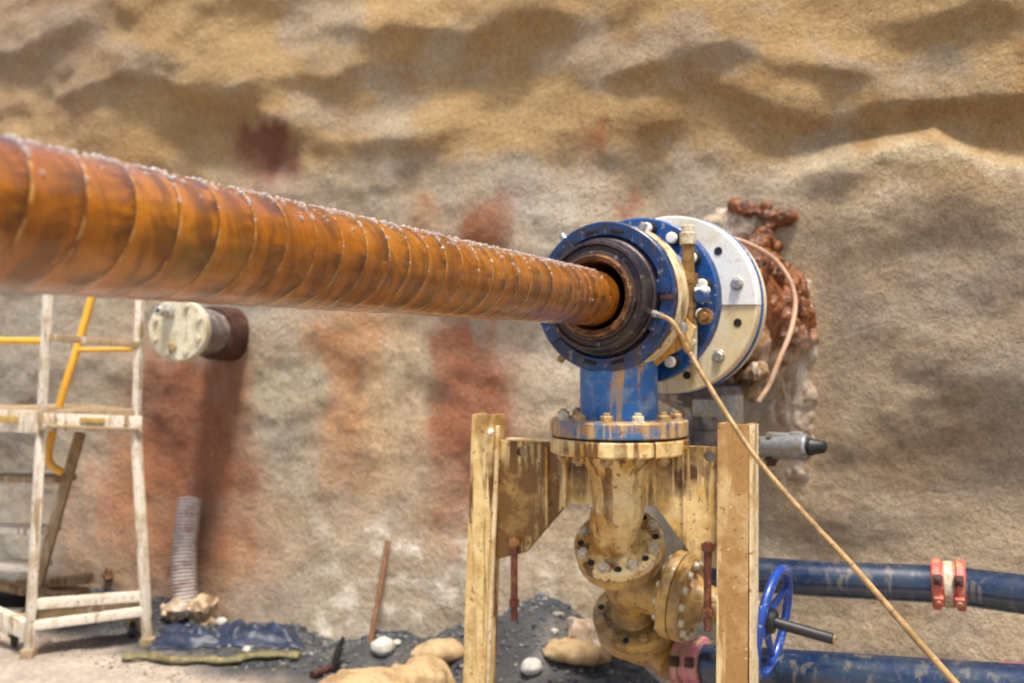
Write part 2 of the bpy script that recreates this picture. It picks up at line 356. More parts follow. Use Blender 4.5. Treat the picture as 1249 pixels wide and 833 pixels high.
# ------------------------------------------------------------------ rock face
def ss(x, a, b):
    t = np.clip((x - a) / (b - a), 0, 1); return t * t * (3 - 2 * t)
def wall_px(t, z):
    X = W0.x + U.x * t; Y = W0.y + U.y * t; return HX + F * X / Y, HY - F * (z - CH) / Y
def px_wall(px, py):
    k = (px - HX) / F; t = (k * W0.y - W0.x) / (U.x - k * U.y); Y = W0.y + U.y * t; return t, CH + (HY - py) / F * Y
RIDGES = [  # crest line in photo pixels, height, fall below, fall above
    ([(925, 250), (950, 228), (990, 203), (1060, 187), (1130, 175), (1190, 204), (1249, 214), (1400, 200)], .15, .55, .06),
    ([(840, 112), (900, 110), (960, 128), (1010, 134), (1080, 122), (1160, 124), (1249, 108), (1400, 95)], .10, .05, .22),
    ([(60, 112), (140, 100), (180, 88), (240, 104), (290, 108), (400, 92), (470, 62), (560, 52)], .11, .08, .25),
    ([(280, 125), (360, 146), (420, 164), (500, 163), (560, 146), (620, 140)], .10, .09, .14),
    ([(700, 100), (760, 84), (820, 80), (900, 58), (1000, 66), (1070, 88), (1130, 70)], .08, .07, .2),
    ([(380, 30), (450, 38), (520, 36), (640, 18), (740, 14)], .08, .07, .2),
    ([(-150, 60), (-40, 70), (30, 58), (90, 30), (150, 18)], .10, .08, .2),
    ([(480, 262), (560, 244), (640, 232), (740, 238), (800, 250)], .07, .5, .10),
    ([(1040, 18), (1120, 26), (1200, 12), (1300, 20)], .08, .06, .2),
    ([(150, 200), (230, 205), (310, 240), (400, 235)], .05, .2, .1),
]
def wall_d(t, z):
    wx = t + .12 * pn(t * 1.3, z * 1.3, 3.3); wz = z + .10 * pn(t * 1.7, z * 1.7, 8.1)
    up = ss(z, 1.6, 2.6)
    d = .17 * fbm(wx * .45, wz * .8, 1.0, 2) + (.05 + .05 * up) * fbm(wx * 1.1, wz * 1.9, 2.0, 3) + .012 * fbm(t * 5, z * 6, 4.0, 3) + .004 * fbm(t * 22, z * 22, 6.0, 2)
    for line, h, dn, uppr in RIDGES:
        q = [px_wall(*p) for p in line]; xs = [p[0] for p in q]; zs = [p[1] for p in q]
        zc = np.interp(wx, xs, zs) + .03 * pn(t * 4, 0, 5.5); e = np.clip(np.minimum(wx - xs[0], xs[-1] - wx) / .35, 0, 1)
        dz = wz - zc; g = np.where(dz > 0, np.exp(-(dz / uppr) ** 2), np.exp(-(dz / dn) ** 2)); d = d + .64 * h * g * e * (1 + .5 * pn(t * 1.8, 3.1, .4))
    d = d - .05 * (z - 2.0) * 0
    t0, z0 = 0.0, O.z; rr = np.hypot(t - t0, z - z0); d = d * ss(rr, .15, .7) + .03 * (1 - ss(rr, .15, .7))
    d = d + .10 * (1 - ss(z, -.1, .75 + .2 * pn(t * 1.1, 1, 1))) * ss(-t, -.2, 1.2) * .9
    return d
def lin(r, g, b): return np.array([((v / 255 + .055) / 1.055) ** 2.4 if v > 10 else v / 3294 for v in (r, g, b)])
def build_wall():
    ts = np.concatenate([np.linspace(-12, -6.6, 90), np.arange(-6.58, 2.2, .0145), np.linspace(2.22, 5, 60)]); zs = np.concatenate([np.arange(-.35, 3.95, .0145), np.linspace(3.98, 4.7, 40)])
    T, Zz = np.meshgrid(ts, zs, indexing='ij'); D = wall_d(T, Zz)
    D = D - 1.6 * np.clip(Zz - 4.05, 0, 9) ** 1.4
    X = W0.x + U.x * T - A.x * D; Y = W0.y + U.y * T - A.y * D
    v = np.stack([X, Y, Zz], -1).reshape(-1, 3); n, m_ = T.shape; i = np.arange(n * m_).reshape(n, m_)
    q = np.stack([i[:-1, :-1], i[1:, :-1], i[1:, 1:], i[:-1, 1:]], -1).reshape(-1, 4)
    me = mesh_from_np('rock_wall', v, q, M['wall'])
    # mineral colours that belong to the face: ochre top, grey lower coat, rust runs, lime; sunlit ledge crest painted on top
    px, py = HX + F * X / np.maximum(Y, 1), HY - F * (Zz - CH) / np.maximum(Y, 1); wx = px + 26 * fbm(px / 60, py / 60, .5, 3); wy = py + 26 * fbm(px / 60, py / 60, 9.5, 3)
    c = np.zeros(T.shape + (3,)); grey = lin(200, 184, 160); och = lin(190, 160, 112); bl = lin(188, 184, 176); tan = lin(206, 184, 150)
    f = lambda a: a[..., None]
    top = 1 - ss(wy, 170, 265 + 20 * np.sin(px / 90)); c = grey * (1 - f(top)) + och * f(top)
    n1 = fbm(px / 150, py / 110, 2.2, 4); c = c + f(ss(n1, .02, .35) * (.65 - .25 * top)) * (bl - c); n2 = fbm(px / 130, py / 70, 7.7, 4); c = c + f(ss(n2, .05, .4) * .8 * top) * (lin(176, 140, 90) - c)
    c = c + f(ss(fbm(px / 120, py / 120, 4.4, 4), .1, .4) * (1 - top) * .8) * (tan - c)
    c = c + f(ss(wx, 900, 1000) * (1 - top) * .55) * (lin(190, 168, 138) - c)
    c = c + f((1 - ss(wx, 40, 170)) * (1 - top) * .6) * (lin(170, 165, 156) - c)
    def stain(x0, x1, y0, y1, col, amt, sx=30, sy=50, run=.5):
        nonlocal c
        w_ = px + 30 * fbm(px / 50, py / 110, x0 * .01, 3) + (py - y0) * .03; h_ = py + 40 * fbm(px / 28, py / 90, x1 * .01, 3); cx, hw = (x0 + x1) / 2, (x1 - x0) / 2
        k = np.exp(-np.abs((w_ - cx) / (hw + .3 * sx)) ** 3.4) * ss(h_, y0 - sy * .5, y0 + sy * .7) * (1 - ss(h_, y1 - sy * 2.2, y1 + sy))
        st = fbm(px / 16 + py / 300, py / 120, 3.3 + x0, 4); k = k * (1 - run * ss(st, -.15, .45)) * (.75 + .5 * fbm(px / 60, py / 60, x1 * .1, 3)); c = c + f(np.clip(k * amt, 0, 1)) * (col - c)
    dred = lin(156, 86, 56)
    stain(300, 362, 150, 240, lin(134, 82, 58), 1.7, 10, 24, .05); stain(575, 640, 240, 330, lin(172, 110, 70), 1.7, 10, 24, .08)
    stain(515, 635, 395, 660, lin(182, 120, 86), 1.45, 24, 60, .10); stain(385, 480, 370, 620, lin(222, 164, 112), 1.3, 30, 60, .15)
    stain(165, 320, 430, 760, lin(172, 112, 76), 1.45, 26, 60, .12); stain(195, 275, 440, 700, lin(152, 98, 70), .9, 24, 60, .3); stain(90, 190, 560, 740, lin(200, 134, 92), .8, 50, 60, .5)
    stain(500, 550, 250, 300, lin(206, 138, 80), .9, 14, 20, .3); stain(752, 784, 236, 270, lin(186, 112, 66), .9, 10, 14, .3)
    stain(325, 400, 430, 640, lin(216, 210, 186), .9, 40, 60, .4); stain(455, 520, 400, 600, lin(244, 224, 186), 1.0, 30, 60, .4)
    stain(630, 725, 240, 520, lin(240, 230, 210), 1.0, 40, 60, .3); stain(955, 1003, 330, 620, lin(244, 214, 172), 1.0, 14, 40, .2)
    stain(1040, 1190, 520, 650, lin(176, 138, 98), .6, 60, 60, .2); stain(1010, 1090, 200, 300, lin(206, 182, 130), .4, 40, 40, .2); stain(1140, 1249, 140, 250, lin(190, 152, 98), .6, 50, 40, .2)
    stain(708, 740, 150, 220, lin(176, 110, 62), .7, 12, 16, .3); stain(110, 400, 640, 790, lin(200, 166, 132), .4, 60, 60, .3)
    stain(-60, 130, -80, 170, lin(158, 140, 126), .8, 60, 60, .2); stain(540, 790, 188, 262, lin(186, 184, 178), .75, 50, 30, .2); stain(330, 520, 205, 262, lin(180, 172, 158), .6, 50, 30, .2)
    lime = ss(fbm(px / 40, py / 26, 12.0, 4), .02, .35) * ss(wx, 330, 430) * (1 - ss(wx, 560, 620)) * ss(wy, 600, 660); c = c + f(lime * .85) * (lin(246, 238, 224) - c)
    lime = ss(fbm(px / 40, py / 30, 15.0, 4), .0, .3) * ss(wx, 630, 660) * (1 - ss(wx, 800, 860)) * ss(wy, 640, 680); c = c + f(lime * .85) * (lin(244, 234, 220) - c)
    mid = ss(fbm(px / 30, py / 30, 22.0, 4), .15, .45); c = c + f(mid * .35 * (1 - top)) * (lin(150, 132, 110) - c)
    crest = np.exp(-((wy - np.interp(wx, [925, 950, 990, 1060, 1130, 1190, 1249], [252, 230, 205, 189, 177, 206, 216])) / 12) ** 2) * ss(wx, 920, 950); c = c + f(crest * .7) * (lin(224, 210, 178) - c)  # sunlit crest of the right ledge painted paler into the face colour
    c = np.clip(c, .01, 1)
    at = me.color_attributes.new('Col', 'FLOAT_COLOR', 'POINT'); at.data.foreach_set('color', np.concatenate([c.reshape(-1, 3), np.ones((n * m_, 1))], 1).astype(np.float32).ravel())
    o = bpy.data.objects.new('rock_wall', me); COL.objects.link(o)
    return tag(o, 'lumpy sprayed-concrete rock face with ochre top and rust streaks behind the pipework', 'rock wall')
build_wall()
def wall_surf(px, py, out=0.0):
    """point on the lumpy face seen at a photo pixel, lifted by out metres"""
    t, z = px_wall(px, py)
    for _ in range(6):
        d = float(wall_d(np.array([t]), np.array([z]))[0]) + out
        k = (px - HX) / F; bx, by = W0.x - A.x * d, W0.y - A.y * d
        t = (k * by - bx) / (U.x - k * U.y); z = CH + (HY - py) / F * (by + U.y * t)
    return V((W0.x + U.x * t - A.x * d, W0.y + U.y * t - A.y * d, z))

# ------------------------------------------------------------------ ground
def wall_dist(x, y): return -((x - W0.x) * A.x + (y - W0.y) * A.y)     # metres in front of the face
def ground_h(x, y):
    x = np.asarray(x, float); y = np.asarray(y, float); t = (x - W0.x) * U.x + (y - W0.y) * U.y; w = wall_dist(x, y)
    near = 1 - ss(w, .25, .8 + .15 * pn(t * 1.7, .5, .5))
    h = near * (.03 + .06 * pn(t * 2.2, w, 1.5)) * ss(-t, .2, .8)
    for tc, hh, wd in ((-1.05, .20, .28), (-1.75, .07, .18), (-1.42, .10, .10), (-3.35, .05, .3)):
        h = h + hh * np.exp(-((t - tc) / wd) ** 2) * (1 - ss(w, .2, .5))
    h = h + (.19 + .04 * pn(t * 5, w * 5, 2.2)) * np.exp(-((t + .78) / .34) ** 2) * (1 - ss(w, .38, .85))
    h = h + .012 * fbm(x * 3, y * 3, .2, 4) + .016 * fbm(x * 11, y * 11, 1.2, 3) * (.3 + .7 * (1 - ss(w, .9, 1.5)))
    return np.maximum(h, -.02) + 0.0
_gx = np.arange(-6, 4, .04); _gy = np.arange(2, 8, .04); _GH = ground_h(*np.meshgrid(_gx, _gy, indexing='ij'))
def gz(x, y):
    if not (-5.9 < x < 3.8 and 2.1 < y < 7.8): return 0.0
    a, b = (x + 6) / .04, (y - 2) / .04; i, j = int(a), int(b); u, v = a - i, b - j
    return float((_GH[i, j] * (1 - u) + _GH[i + 1, j] * u) * (1 - v) + (_GH[i, j + 1] * (1 - u) + _GH[i + 1, j + 1] * u) * v)
def build_ground():
    xs = np.concatenate([-np.geomspace(60, 5.1, 16), np.arange(-5, 3.2, .02), np.geomspace(3.3, 60, 16)]); ys = np.concatenate([-np.geomspace(60, .6, 16), np.arange(0, 2.8, .12), np.arange(2.8, 7.2, .02), np.geomspace(7.3, 60, 14)])
    X, Y = np.meshgrid(xs, ys, indexing='ij'); Z = ground_h(X, Y); far = (np.abs(X) > 6) | (np.abs(Y) > 8); Z = np.where(far, 0, Z)
    n, m_ = X.shape; v = np.stack([X, Y, Z], -1).reshape(-1, 3); i = np.arange(n * m_).reshape(n, m_)
    q = np.stack([i[:-1, :-1], i[1:, :-1], i[1:, 1:], i[:-1, 1:]], -1).reshape(-1, 4)
    me = mesh_from_np('ground', v, q, M['ground']); t = (X - W0.x) * U.x + (Y - W0.y) * U.y; w = wall_dist(X, Y)
    f = lambda a: a[..., None]; c = np.ones(X.shape + (3,)) * lin(206, 190, 172)
    k = 1 - ss(w + .22 * fbm(X * 2.2, Y * 2.2, .7, 4), .60, .88); c = c + f(k) * (lin(84, 84, 84) - c)
    k2 = ss(fbm(X * 2.5, Y * 2.5, 5.0, 4), .05, .4); c = c + f(k2 * k * .8) * (lin(128, 124, 118) - c); k3 = ss(fbm(X * 2, Y * 2, 8.0, 4), .1, .4); c = c + f(k3 * k * .7) * (lin(46, 50, 56) - c)
    c = c + f(ss(fbm(X * 1.2, Y * 1.2, 3.0, 4), .05, .5) * (1 - k) * .5) * (lin(150, 132, 116) - c)
    at = me.color_attributes.new('Col', 'FLOAT_COLOR', 'POINT'); at.data.foreach_set('color', np.concatenate([np.clip(c, .01, 1).reshape(-1, 3), np.ones((n * m_, 1))], 1).astype(np.float32).ravel())
    o = bpy.data.objects.new('ground', me); COL.objects.link(o); o['kind'] = 'structure'; return o
build_ground()
def on_ground(px, Z, lift=0.0):
    x = (px - HX) / F * Z; return V((x, Z, gz(x, Z) + lift))
def ground_px(px, py):
    Z = 4.6
    for _ in range(8):
        x = (px - HX) / F * Z; Z = .5 * Z + .5 * F * (CH - gz(x, Z)) / (py - HY)
    return V(((px - HX) / F * Z, Z, gz((px - HX) / F * Z, Z)))
def gravel():
    it = []
    for i in range(5200):
        t = random.uniform(-4.6, .6); w = .02 + .95 * random.random() ** 1.5; p = V((W0.x + U.x * t - A.x * w, W0.y + U.y * t - A.y * w, 0)); p.z = gz(p.x, p.y)
        r = random.uniform(.004, .013) * (2.0 if random.random() < .06 else 1) * (.45 if w > .62 else 1)
        it.append((p + UP * r * .25, r, (random.uniform(.7, 1.4), random.uniform(.7, 1.3), random.uniform(.45, .9)), random.uniform(0, 6)))
    pal = np.array([lin(84, 86, 90), lin(112, 110, 106), lin(54, 58, 66), lin(146, 140, 130), lin(62, 80, 98), lin(178, 172, 162)]); o = scatter('gravel', it, 1, M['gravel'], pal[RNG.choice(6, len(it), p=[.3, .2, .28, .10, .10, .02])]); o.data.polygons.foreach_set('use_smooth', [False] * len(o.data.polygons)); tag(o, 'loose blue grey gravel and grit along the foot of the rock face', 'gravel', kind='stuff')
gravel()

# ------------------------------------------------------------------ orange casing pipe
PR = .0745
_k = 1028.6; pa, pb = P(0, 262, _k / 1123), P(724, 363.5, _k / 399); pd = (pb - pa).normalized()
end = pb.copy(); L = 4.0
def build_pipe():
    seg, n = 112, 900; th = np.arange(seg) / seg * 2 * np.pi; z = -np.arange(n) / (n - 1) * L
    TH, ZZ = np.meshgrid(th, z, indexing='xy'); ph = ZZ / PITCH + np.where(TH > np.pi, TH - 2 * np.pi, TH) * STARTS / (2 * np.pi); fr = ph - np.floor(ph)
    r = PR + .0012 * (np.clip(fr / .94, 0, 1) - .5) - .0007 * ss(fr, .94, .985) + .0008 * fbm(TH * 2, ZZ * 30, 1.1, 3)
    r[-1] = PR; v = np.stack([r * np.cos(TH), r * np.sin(TH), ZZ], -1).reshape(-1, 3); i = np.arange(seg * n).reshape(n, seg); j = np.roll(i, -1, axis=1)
    q = np.stack([i[:-1], j[:-1], j[1:], i[1:]], -1).reshape(-1, 4)
    me = bpy.data.meshes.new('casing_pipe'); me.from_pydata(v.tolist(), [], q.tolist() + [i[0].tolist()[::-1], i[-1].tolist()]); me.update()
    bm = B(); bm.from_mesh(me); bmesh.ops.recalc_face_normals(bm, faces=bm.faces[:]); bm.to_mesh(me); bm.free()
    me.polygons.foreach_set('use_smooth', [True] * len(me.polygons)); me.set_sharp_from_angle(angle=R(50)); me.materials.append(M['pipe'])
    o = bpy.data.objects.new('casing_pipe', me); COL.objects.link(o)
    x, y, d = basis(pd); Mx = Matrix((x, y, d)).transposed().to_4x4(); Mx.translation = end; o.matrix_world = Mx
    tag(o, 'long wet orange-brown pipe wrapped in spiral ridges running into the blue gland', 'pipe')
    # slimmer rod that carries on into the gland, beads of water along the crown
    bm = B(); lathe(bm, V((0, 0, .001)), V((0, 0, 1)), [(0, .055), (.45, .055), (.45, 0)], 24); rod = obj('inner_rod', bm, M['bore'], None); rod.parent = o
    it = []; ux = V((x.dot(UP), y.dot(UP))).to_2d(); a0 = math.atan2(ux.y, ux.x)
    for i in range(3800):
        zz = -.05 - 2.3 * random.random(); a = a0 + random.gauss(0, .35)
        if random.random() < .45:                       # beads gather along the edge of a wrap
            a = a0 + random.gauss(0, .55); zz = (round(zz / PITCH) - (((a + math.pi) % (2 * math.pi)) - math.pi) * STARTS / (2 * math.pi)) * PITCH + random.gauss(0, .0012)
        if zz > -.02: continue
        rr = random.choice((.0009, .0012, .0015, .0021, .0028, .0034)) * random.uniform(.8, 1.15)
        it.append((V((math.cos(a) * (PR + rr * .3), math.sin(a) * (PR + rr * .3), zz)), rr, (1, 1, 1), 0))
    dr = scatter('water_droplets', it, 2, M['water']); dr.parent = o; dr['kind'] = 'stuff'
build_pipe()

# ------------------------------------------------------------------ blue gland with its flanges
G = thing('wellhead_gland', 'blue and white flanged gland on a blue tee gripping the end of the orange pipe', 'pipe gland', O - UP * .35)
bm = B(); lathe(bm, O, A, [(.012, .166), (.004, .170), (0, .174), (0, .2065), (.004, .2105), (.03, .2105), (.034, .208), (.034, .15), (.012, .15)], 96, True)
# lugs and slots on the face
gf = obj('gland_ring', bm, M['blue'], G)
bm = B(); lathe(bm, O, A, [(.034, .15), (.034, .2085), (.038, .2105), (.115, .2105), (.12, .206), (.12, .15)], 96, True); obj('gland_housing', bm, M['cream'], G)
bm = B(); lathe(bm, O, A, [(.02, .166), (-.012, .163), (-.016, .158), (-.048, .154), (-.055, .150), (-.057, .142), (-.048, .138), (-.050, .126), (-.058, .122), (-.060, .116), (.06, .116), (.06, .166)], 96, True); obj('seal_ring', bm, M['seal'], G)
bm = B(); lathe(bm, O, A, [(-.055, .1155), (-.068, .113), (-.070, .108), (-.064, .096), (-.05, .093), (.10, .093), (.10, .1155)], 96, True); obj('bore_ring', bm, M['rustring'], G)
bm = B(); lathe(bm, O, A, [(.10, .0935), (.55, .0935), (.55, 0)], 64); obj('bore_sleeve', bm, M['bore'], G)  # near-black colour deepens the shade inside the bore
def radial(th): return U * math.cos(th) + UP * math.sin(th)
def tang(th): return -U * math.sin(th) + UP * math.cos(th)
for th in (76, 100, 258, 284):                         # key slots cut in the face ring, shown as recessed dark keys
    r0 = radial(R(th)); bm = B(); box(bm, O + r0 * .186 + A * .0005, (tang(R(th)), r0, A), (.019, .0055, .004), .001); obj('key_slot', bm, M['bore'], G)
for th in (8, 128, 214, 333):
    r0 = radial(R(th)); bm = B(); box(bm, O + r0 * .181 - A * .002, (tang(R(th)), r0, A), (.020, .020, .006), .002); obj('locking_lug', bm, M['blue'], G)
for th in (-2,):
    r0 = radial(R(th)); bm = B(); box(bm, O + r0 * .191 - A * .001, (tang(R(th)), r0, A), (.007, .021, .005), .001); obj('ring_gap', bm, M['rustdark'], G)
for th in (127, 231, 60):
    r0 = radial(R(th)); bm = B(); lathe(bm, O + r0 * .205 + A * .022, r0, [(0, 0), (0, .011), (.024, .011), (.027, .009), (.027, .005), (.018, .004), (.018, 0)], 16); obj('grub_screw', bm, M['steel'] if th != 231 else M['bolttan'], G)
bm = B(); lathe(bm, O, A, [(.121, .10), (.121, .168), (.22, .168), (.235, .185), (.252, .19), (.252, .10)], 72, True); obj('gland_body', bm, M['tee'], G)
S2 = .245; R2 = .251
bm = B(); lathe(bm, O, A, ring_prof(S2, S2 + .045, .10, R2), 96, True); f2 = obj('blue_flange', bm, M['blue2'], G)
bm = B(); lathe(bm, O, A, [(S2 + .045, .10), (S2 + .045, .15), (.51, .15), (.51, .10)], 64, True); obj('spool', bm, M['tee'], G)
bolt_s = hexbolt_mesh('flange_bolt', .0155, .022, M['bolttan']); bolt_w = hexbolt_mesh('capped_bolt', .0155, .012, M['boltwhite'], False)
stud = B(); lathe(stud, V((0, 0, 0)), V((0, 0, 1)), [(0, 0), (0, .017), (.02, .017), (.022, .0165), (.022, 0)], 16); stud.faces.ensure_lookup_table()
def capnut():
    bm = B(); lathe(bm, V((0, 0, -.004)), V((0, 0, 1)), [(0, 0), (0, .021), (.03, .021), (.031, .019), (.031, 0)], 20)
    bmesh.ops.recalc_face_normals(bm, faces=bm.faces[:]); me = bpy.data.meshes.new('nut_body'); bm.to_mesh(me); bm.free(); me.materials.append(M['bore'])
    bm = B(); lathe(bm, V((0, 0, .027)), V((0, 0, 1)), [(0, 0), (0, .0165), (.010, .0165), (.013, .014), (.014, 0)], 20)
    bmesh.ops.recalc_face_normals(bm, faces=bm.faces[:]); m2 = bpy.data.meshes.new('nut_cap'); bm.to_mesh(m2); bm.free(); m2.materials.append(M['boltwhite'])
    for m_ in (me, m2): m_.polygons.foreach_set('use_smooth', [True] * len(m_.polygons)); m_.set_sharp_from_angle(angle=R(35))
    return me, m2
NB_, NC_ = capnut(); stud.free()
for i in range(16):
    th = R(78 - 22.5 * i); pos = O + radial(th) * .218 + A * (S2 - .001)
    b_ = put('stud_nut', NB_, G, pos, -A); c_ = bpy.data.objects.new('stud_end', NC_); COL.objects.link(c_); c_.parent = b_
S3 = .52; R3 = .290
def half_ring(lo, hi, s0, s1, ri, ro, seg=60):
    bm = B(); pr = ring_prof(s0, s1, ri, ro, .004); rows = []
    for k in range(seg + 1):
        th = lo + (hi - lo) * k / seg; rows.append([bm.verts.new(O + radial(th) * r + A * s) for s, r in pr])
    m_ = len(pr)
    for k in range(seg):
        for j in range(m_): bm.faces.new((rows[k][j], rows[k][(j + 1) % m_], rows[k + 1][(j + 1) % m_], rows[k + 1][j]))
    bm.faces.new(rows[0]); bm.faces.new(rows[-1][::-1]); return bm
obj('upper_flange_half', half_ring(R(-1), R(181), S3 - .005, S3 + .05, .12, R3), M['white'], G)
obj('lower_flange_half', half_ring(R(180.6), R(358.6), S3, S3 + .05, .12, R3 - .001), M['whitelow'], G)
bm = B(); lathe(bm, O, A, ring_prof(S3 + .0505, S3 + .062, .12, R3 + .005), 96, True); obj('gasket', bm, M['blue2'], G)
bm = B(); lathe(bm, O, A, ring_prof(S3 + .0625, S3 + .12, .12, R3 - .002), 96, True); obj('rear_flange', bm, M['whitelow'], G)
hole = B(); lathe(hole, V((0, 0, -.004)), V((0, 0, 1)), [(0, 0), (0, .0135), (.0055, .0135), (.0058, .0125), (.0052, .011), (.0052, 0)], 20)
bmesh.ops.recalc_face_normals(hole, faces=hole.faces[:]); hm = bpy.data.meshes.new('bolt_hole'); hole.to_mesh(hm); hole.free(); hm.materials.append(M['bore'])
bz = hexbolt_mesh('zinc_bolt', .0165, .012, M['zinc'], False)
for i in range(12):
    th = R(45 - 30 * i); pos = O + radial(th) * .236 + A * (S3 - (.005 if math.sin(th) > -.02 else 0))
    if i % 2 == 0: put('bolt_hole', hm, G, pos, -A)
    else: put('flange_bolt', bz, G, pos, -A, .3 * i)
bm = B(); lathe(bm, O, A, [(S3 + .12, .12), (S3 + .12, .235), (.84, .225), (1.5, .225), (1.5, .12)], 64, True); obj('casing_stub', bm, M['foam'], G)
# tee: upright stem and its lower flange
SC = O + A * .112
zf = 1.313
bm = B(); lathe(bm, V((SC.x, SC.y, zf - .01)), UP, [(0, 0), (0, .112), (.02, .112), (.10, .112), (O.z - .168 - zf, .112), (O.z - .168 - zf, 0)], 64); obj('tee_stem', bm, M['tee'], G)
bm = B(); lathe(bm, V((SC.x, SC.y, zf - .045)), UP, [(0, 0)] + ring_prof(0, .045, 0.001, .199, .004) + [(.045, 0)], 96); obj('tee_flange', bm, M['bluerust'], G)
bt = hexbolt_mesh('tee_bolt', .018, .016, M['bolttan'], True); bw = hexbolt_mesh('tee_bolt_pale', .018, .016, M['boltmud'], True)
for i in range(12):
    th = R(12 + 30 * i); put('flange_nut', bt if i % 3 else bw, G, V((SC.x, SC.y, zf)) + radial_h(th) if False else V((SC.x + .165 * math.cos(th), SC.y + .165 * math.sin(th), zf)), UP, .4 * i)

# brass relief valve on the flank of the gland
VB = plane_pt(838, 360, .13)
vt = thing('relief_valve', 'small muddy brass valve with square block and cap standing on the flank of the gland', 'valve', VB)
def vp(px, py, s=.13): return plane_pt(px, py, s)
bm = B(); lathe(bm, vp(839, 333), UP, [(0, 0), (0, .019), (.083, .019), (.083, .016), (.085, 0)], 6); obj('valve_barrel', bm, M['brass'], vt)
bm = B(); lathe(bm, vp(839, 298), UP, [(0, 0), (0, .023), (.030, .023), (.034, .018), (.036, .018), (.05, .018), (.053, .014), (.053, 0)], 20); obj('valve_cap', bm, M['boltmud'], vt)
bm = B(); box(bm, vp(835, 340), (U, UP, A), (.034, .016, .02), .004); obj('valve_block', bm, M['brass'], vt)
bm = B(); lathe(bm, vp(842, 400), UP, [(0, 0), (0, .012), (.13, .012), (.13, 0)], 12); lathe(bm, vp(842, 375), UP, [(0, 0), (0, .017), (.02, .017), (.02, 0)], 6); lathe(bm, vp(842, 398), UP, [(0, 0), (0, .018), (.022, .018), (.022, 0)], 6); obj('valve_stem', bm, M['brass'], vt)
bm = B(); tube(bm, [vp(828, 345), vp(828, 372)], .008, 12); obj('sight_tube', bm, M['steel'], vt)
bm = B(); lathe(bm, vp(858, 362, .15), -A, [(0, 0), (0, .020), (.03, .020), (.036, .015), (.036, 0)], 20); obj('adjuster_knob', bm, M['blue2'], vt)
bm = B(); lathe(bm, vp(862, 354, .15), -A, [(0, 0), (0, .011), (.03, .011), (.032, .008), (.032, 0)], 16); lathe(bm, vp(848, 354, .13), U, [(0, 0), (0, .008), (.02, .008), (.02, 0)], 12); obj('grease_nipple', bm, M['boltwhite'], vt)
bm = B(); lathe(bm, vp(861, 386, .15), -A, [(0, .0), (0, .023), (.012, .023), (.012, .012), (.025, .012), (.027, .01), (.027, 0)], 24); obj('side_plug', bm, M['brass'], vt)
bm = B()
tri = [on_plane(*p, .11) for p in ((814, 372), (824, 374), (848, 400), (842, 420), (818, 432), (800, 446), (796, 440), (806, 418))]
prism(bm, [O * 0 + (O + A * .105 + U * l) * 1 + UP * (z - O.z) for l, z in tri], [], A, .02); obj('bracket', bm, M['yellow'], vt)
bm = B(); lathe(bm, vp(832, 400, .10), -A, [(0, 0), (0, .017), (.014, .017), (.016, .013), (.016, 0)], 20); obj('bracket_bolt', bm, M['steel'], vt)
bm = B(); tube(bm, [plane_pt(847, 396, .14), plane_pt(846, 442, .14)], .009, 12); lathe(bm, plane_pt(845, 418, .13), -A, [(0, 0), (0, .012), (.02, .012), (.02, 0)], 16); obj('drain_tube', bm, M['boltmud'], vt)

# ------------------------------------------------------------------ hoses
hp = [P(792, 381, 2.555), P(803, 384, 2.53), P(818, 391, 2.5), P(830, 408, 2.49), P(840, 428, 2.47), P(864, 469, 2.42), P(896, 520, 2.35), P(930, 568, 2.26), P(982, 628, 2.13), P(1040, 690, 1.98), P(1105, 765, 1.82), P(1165, 833, 1.68), P(1260, 940, 1.5), V((1.02, 1.25, .35)), V((1.25, 1.1, .06)), V((1.7, 1.1, .02)), V((2.4, .8, .02))]
hs = thing('grease_hose', 'thin tan hose running down from the gland face past the right post', 'hose', hp[0])
bm = B(); tube(bm, spline(hp[1:], 10), .0068, 12); obj('hose_line', bm, M['hose'], hs)
bm = B(); d_ = (hp[1] - hp[0]).normalized(); lathe(bm, hp[0] - d_ * .004, d_, [(0, 0), (0, .008), (.012, .010), (.013, .006), (.018, .006), (.018, .010), (.03, .010), (.031, .008), (.05, .008), (.05, 0)], 14); obj('hose_fitting', bm, M['zinc'], hs)
bm = B(); d_ = (hp[4] - hp[3]).normalized(); lathe(bm, hp[3], d_, [(0, 0), (0, .011), (.05, .011), (.055, .009), (.055, 0)], 14); obj('hose_ferrule', bm, M['brass'], hs)
bp = [plane_pt(880, 292, .70), plane_pt(893, 291, .73), plane_pt(918, 300, .80), plane_pt(945, 317, .88), plane_pt(963, 342, .9), plane_pt(970, 370, .9), plane_pt(964, 405, .86), plane_pt(950, 440, .82), plane_pt(938, 470, .8), plane_pt(925, 490, .78)]
bm = B(); tube(bm, spline(bp, 8), .0085, 10); o = obj('bypass_hose', bm, worn('pinkish_hose', (.66, .44, .30), (.52, .33, .2), .45, None, .4, (.3, .2, .1), 0, .5, bump=.2, scale=20), at=bp[0]); tag(o, 'pinkish tan hose looped behind the white flange over the rust deposit', 'hose')

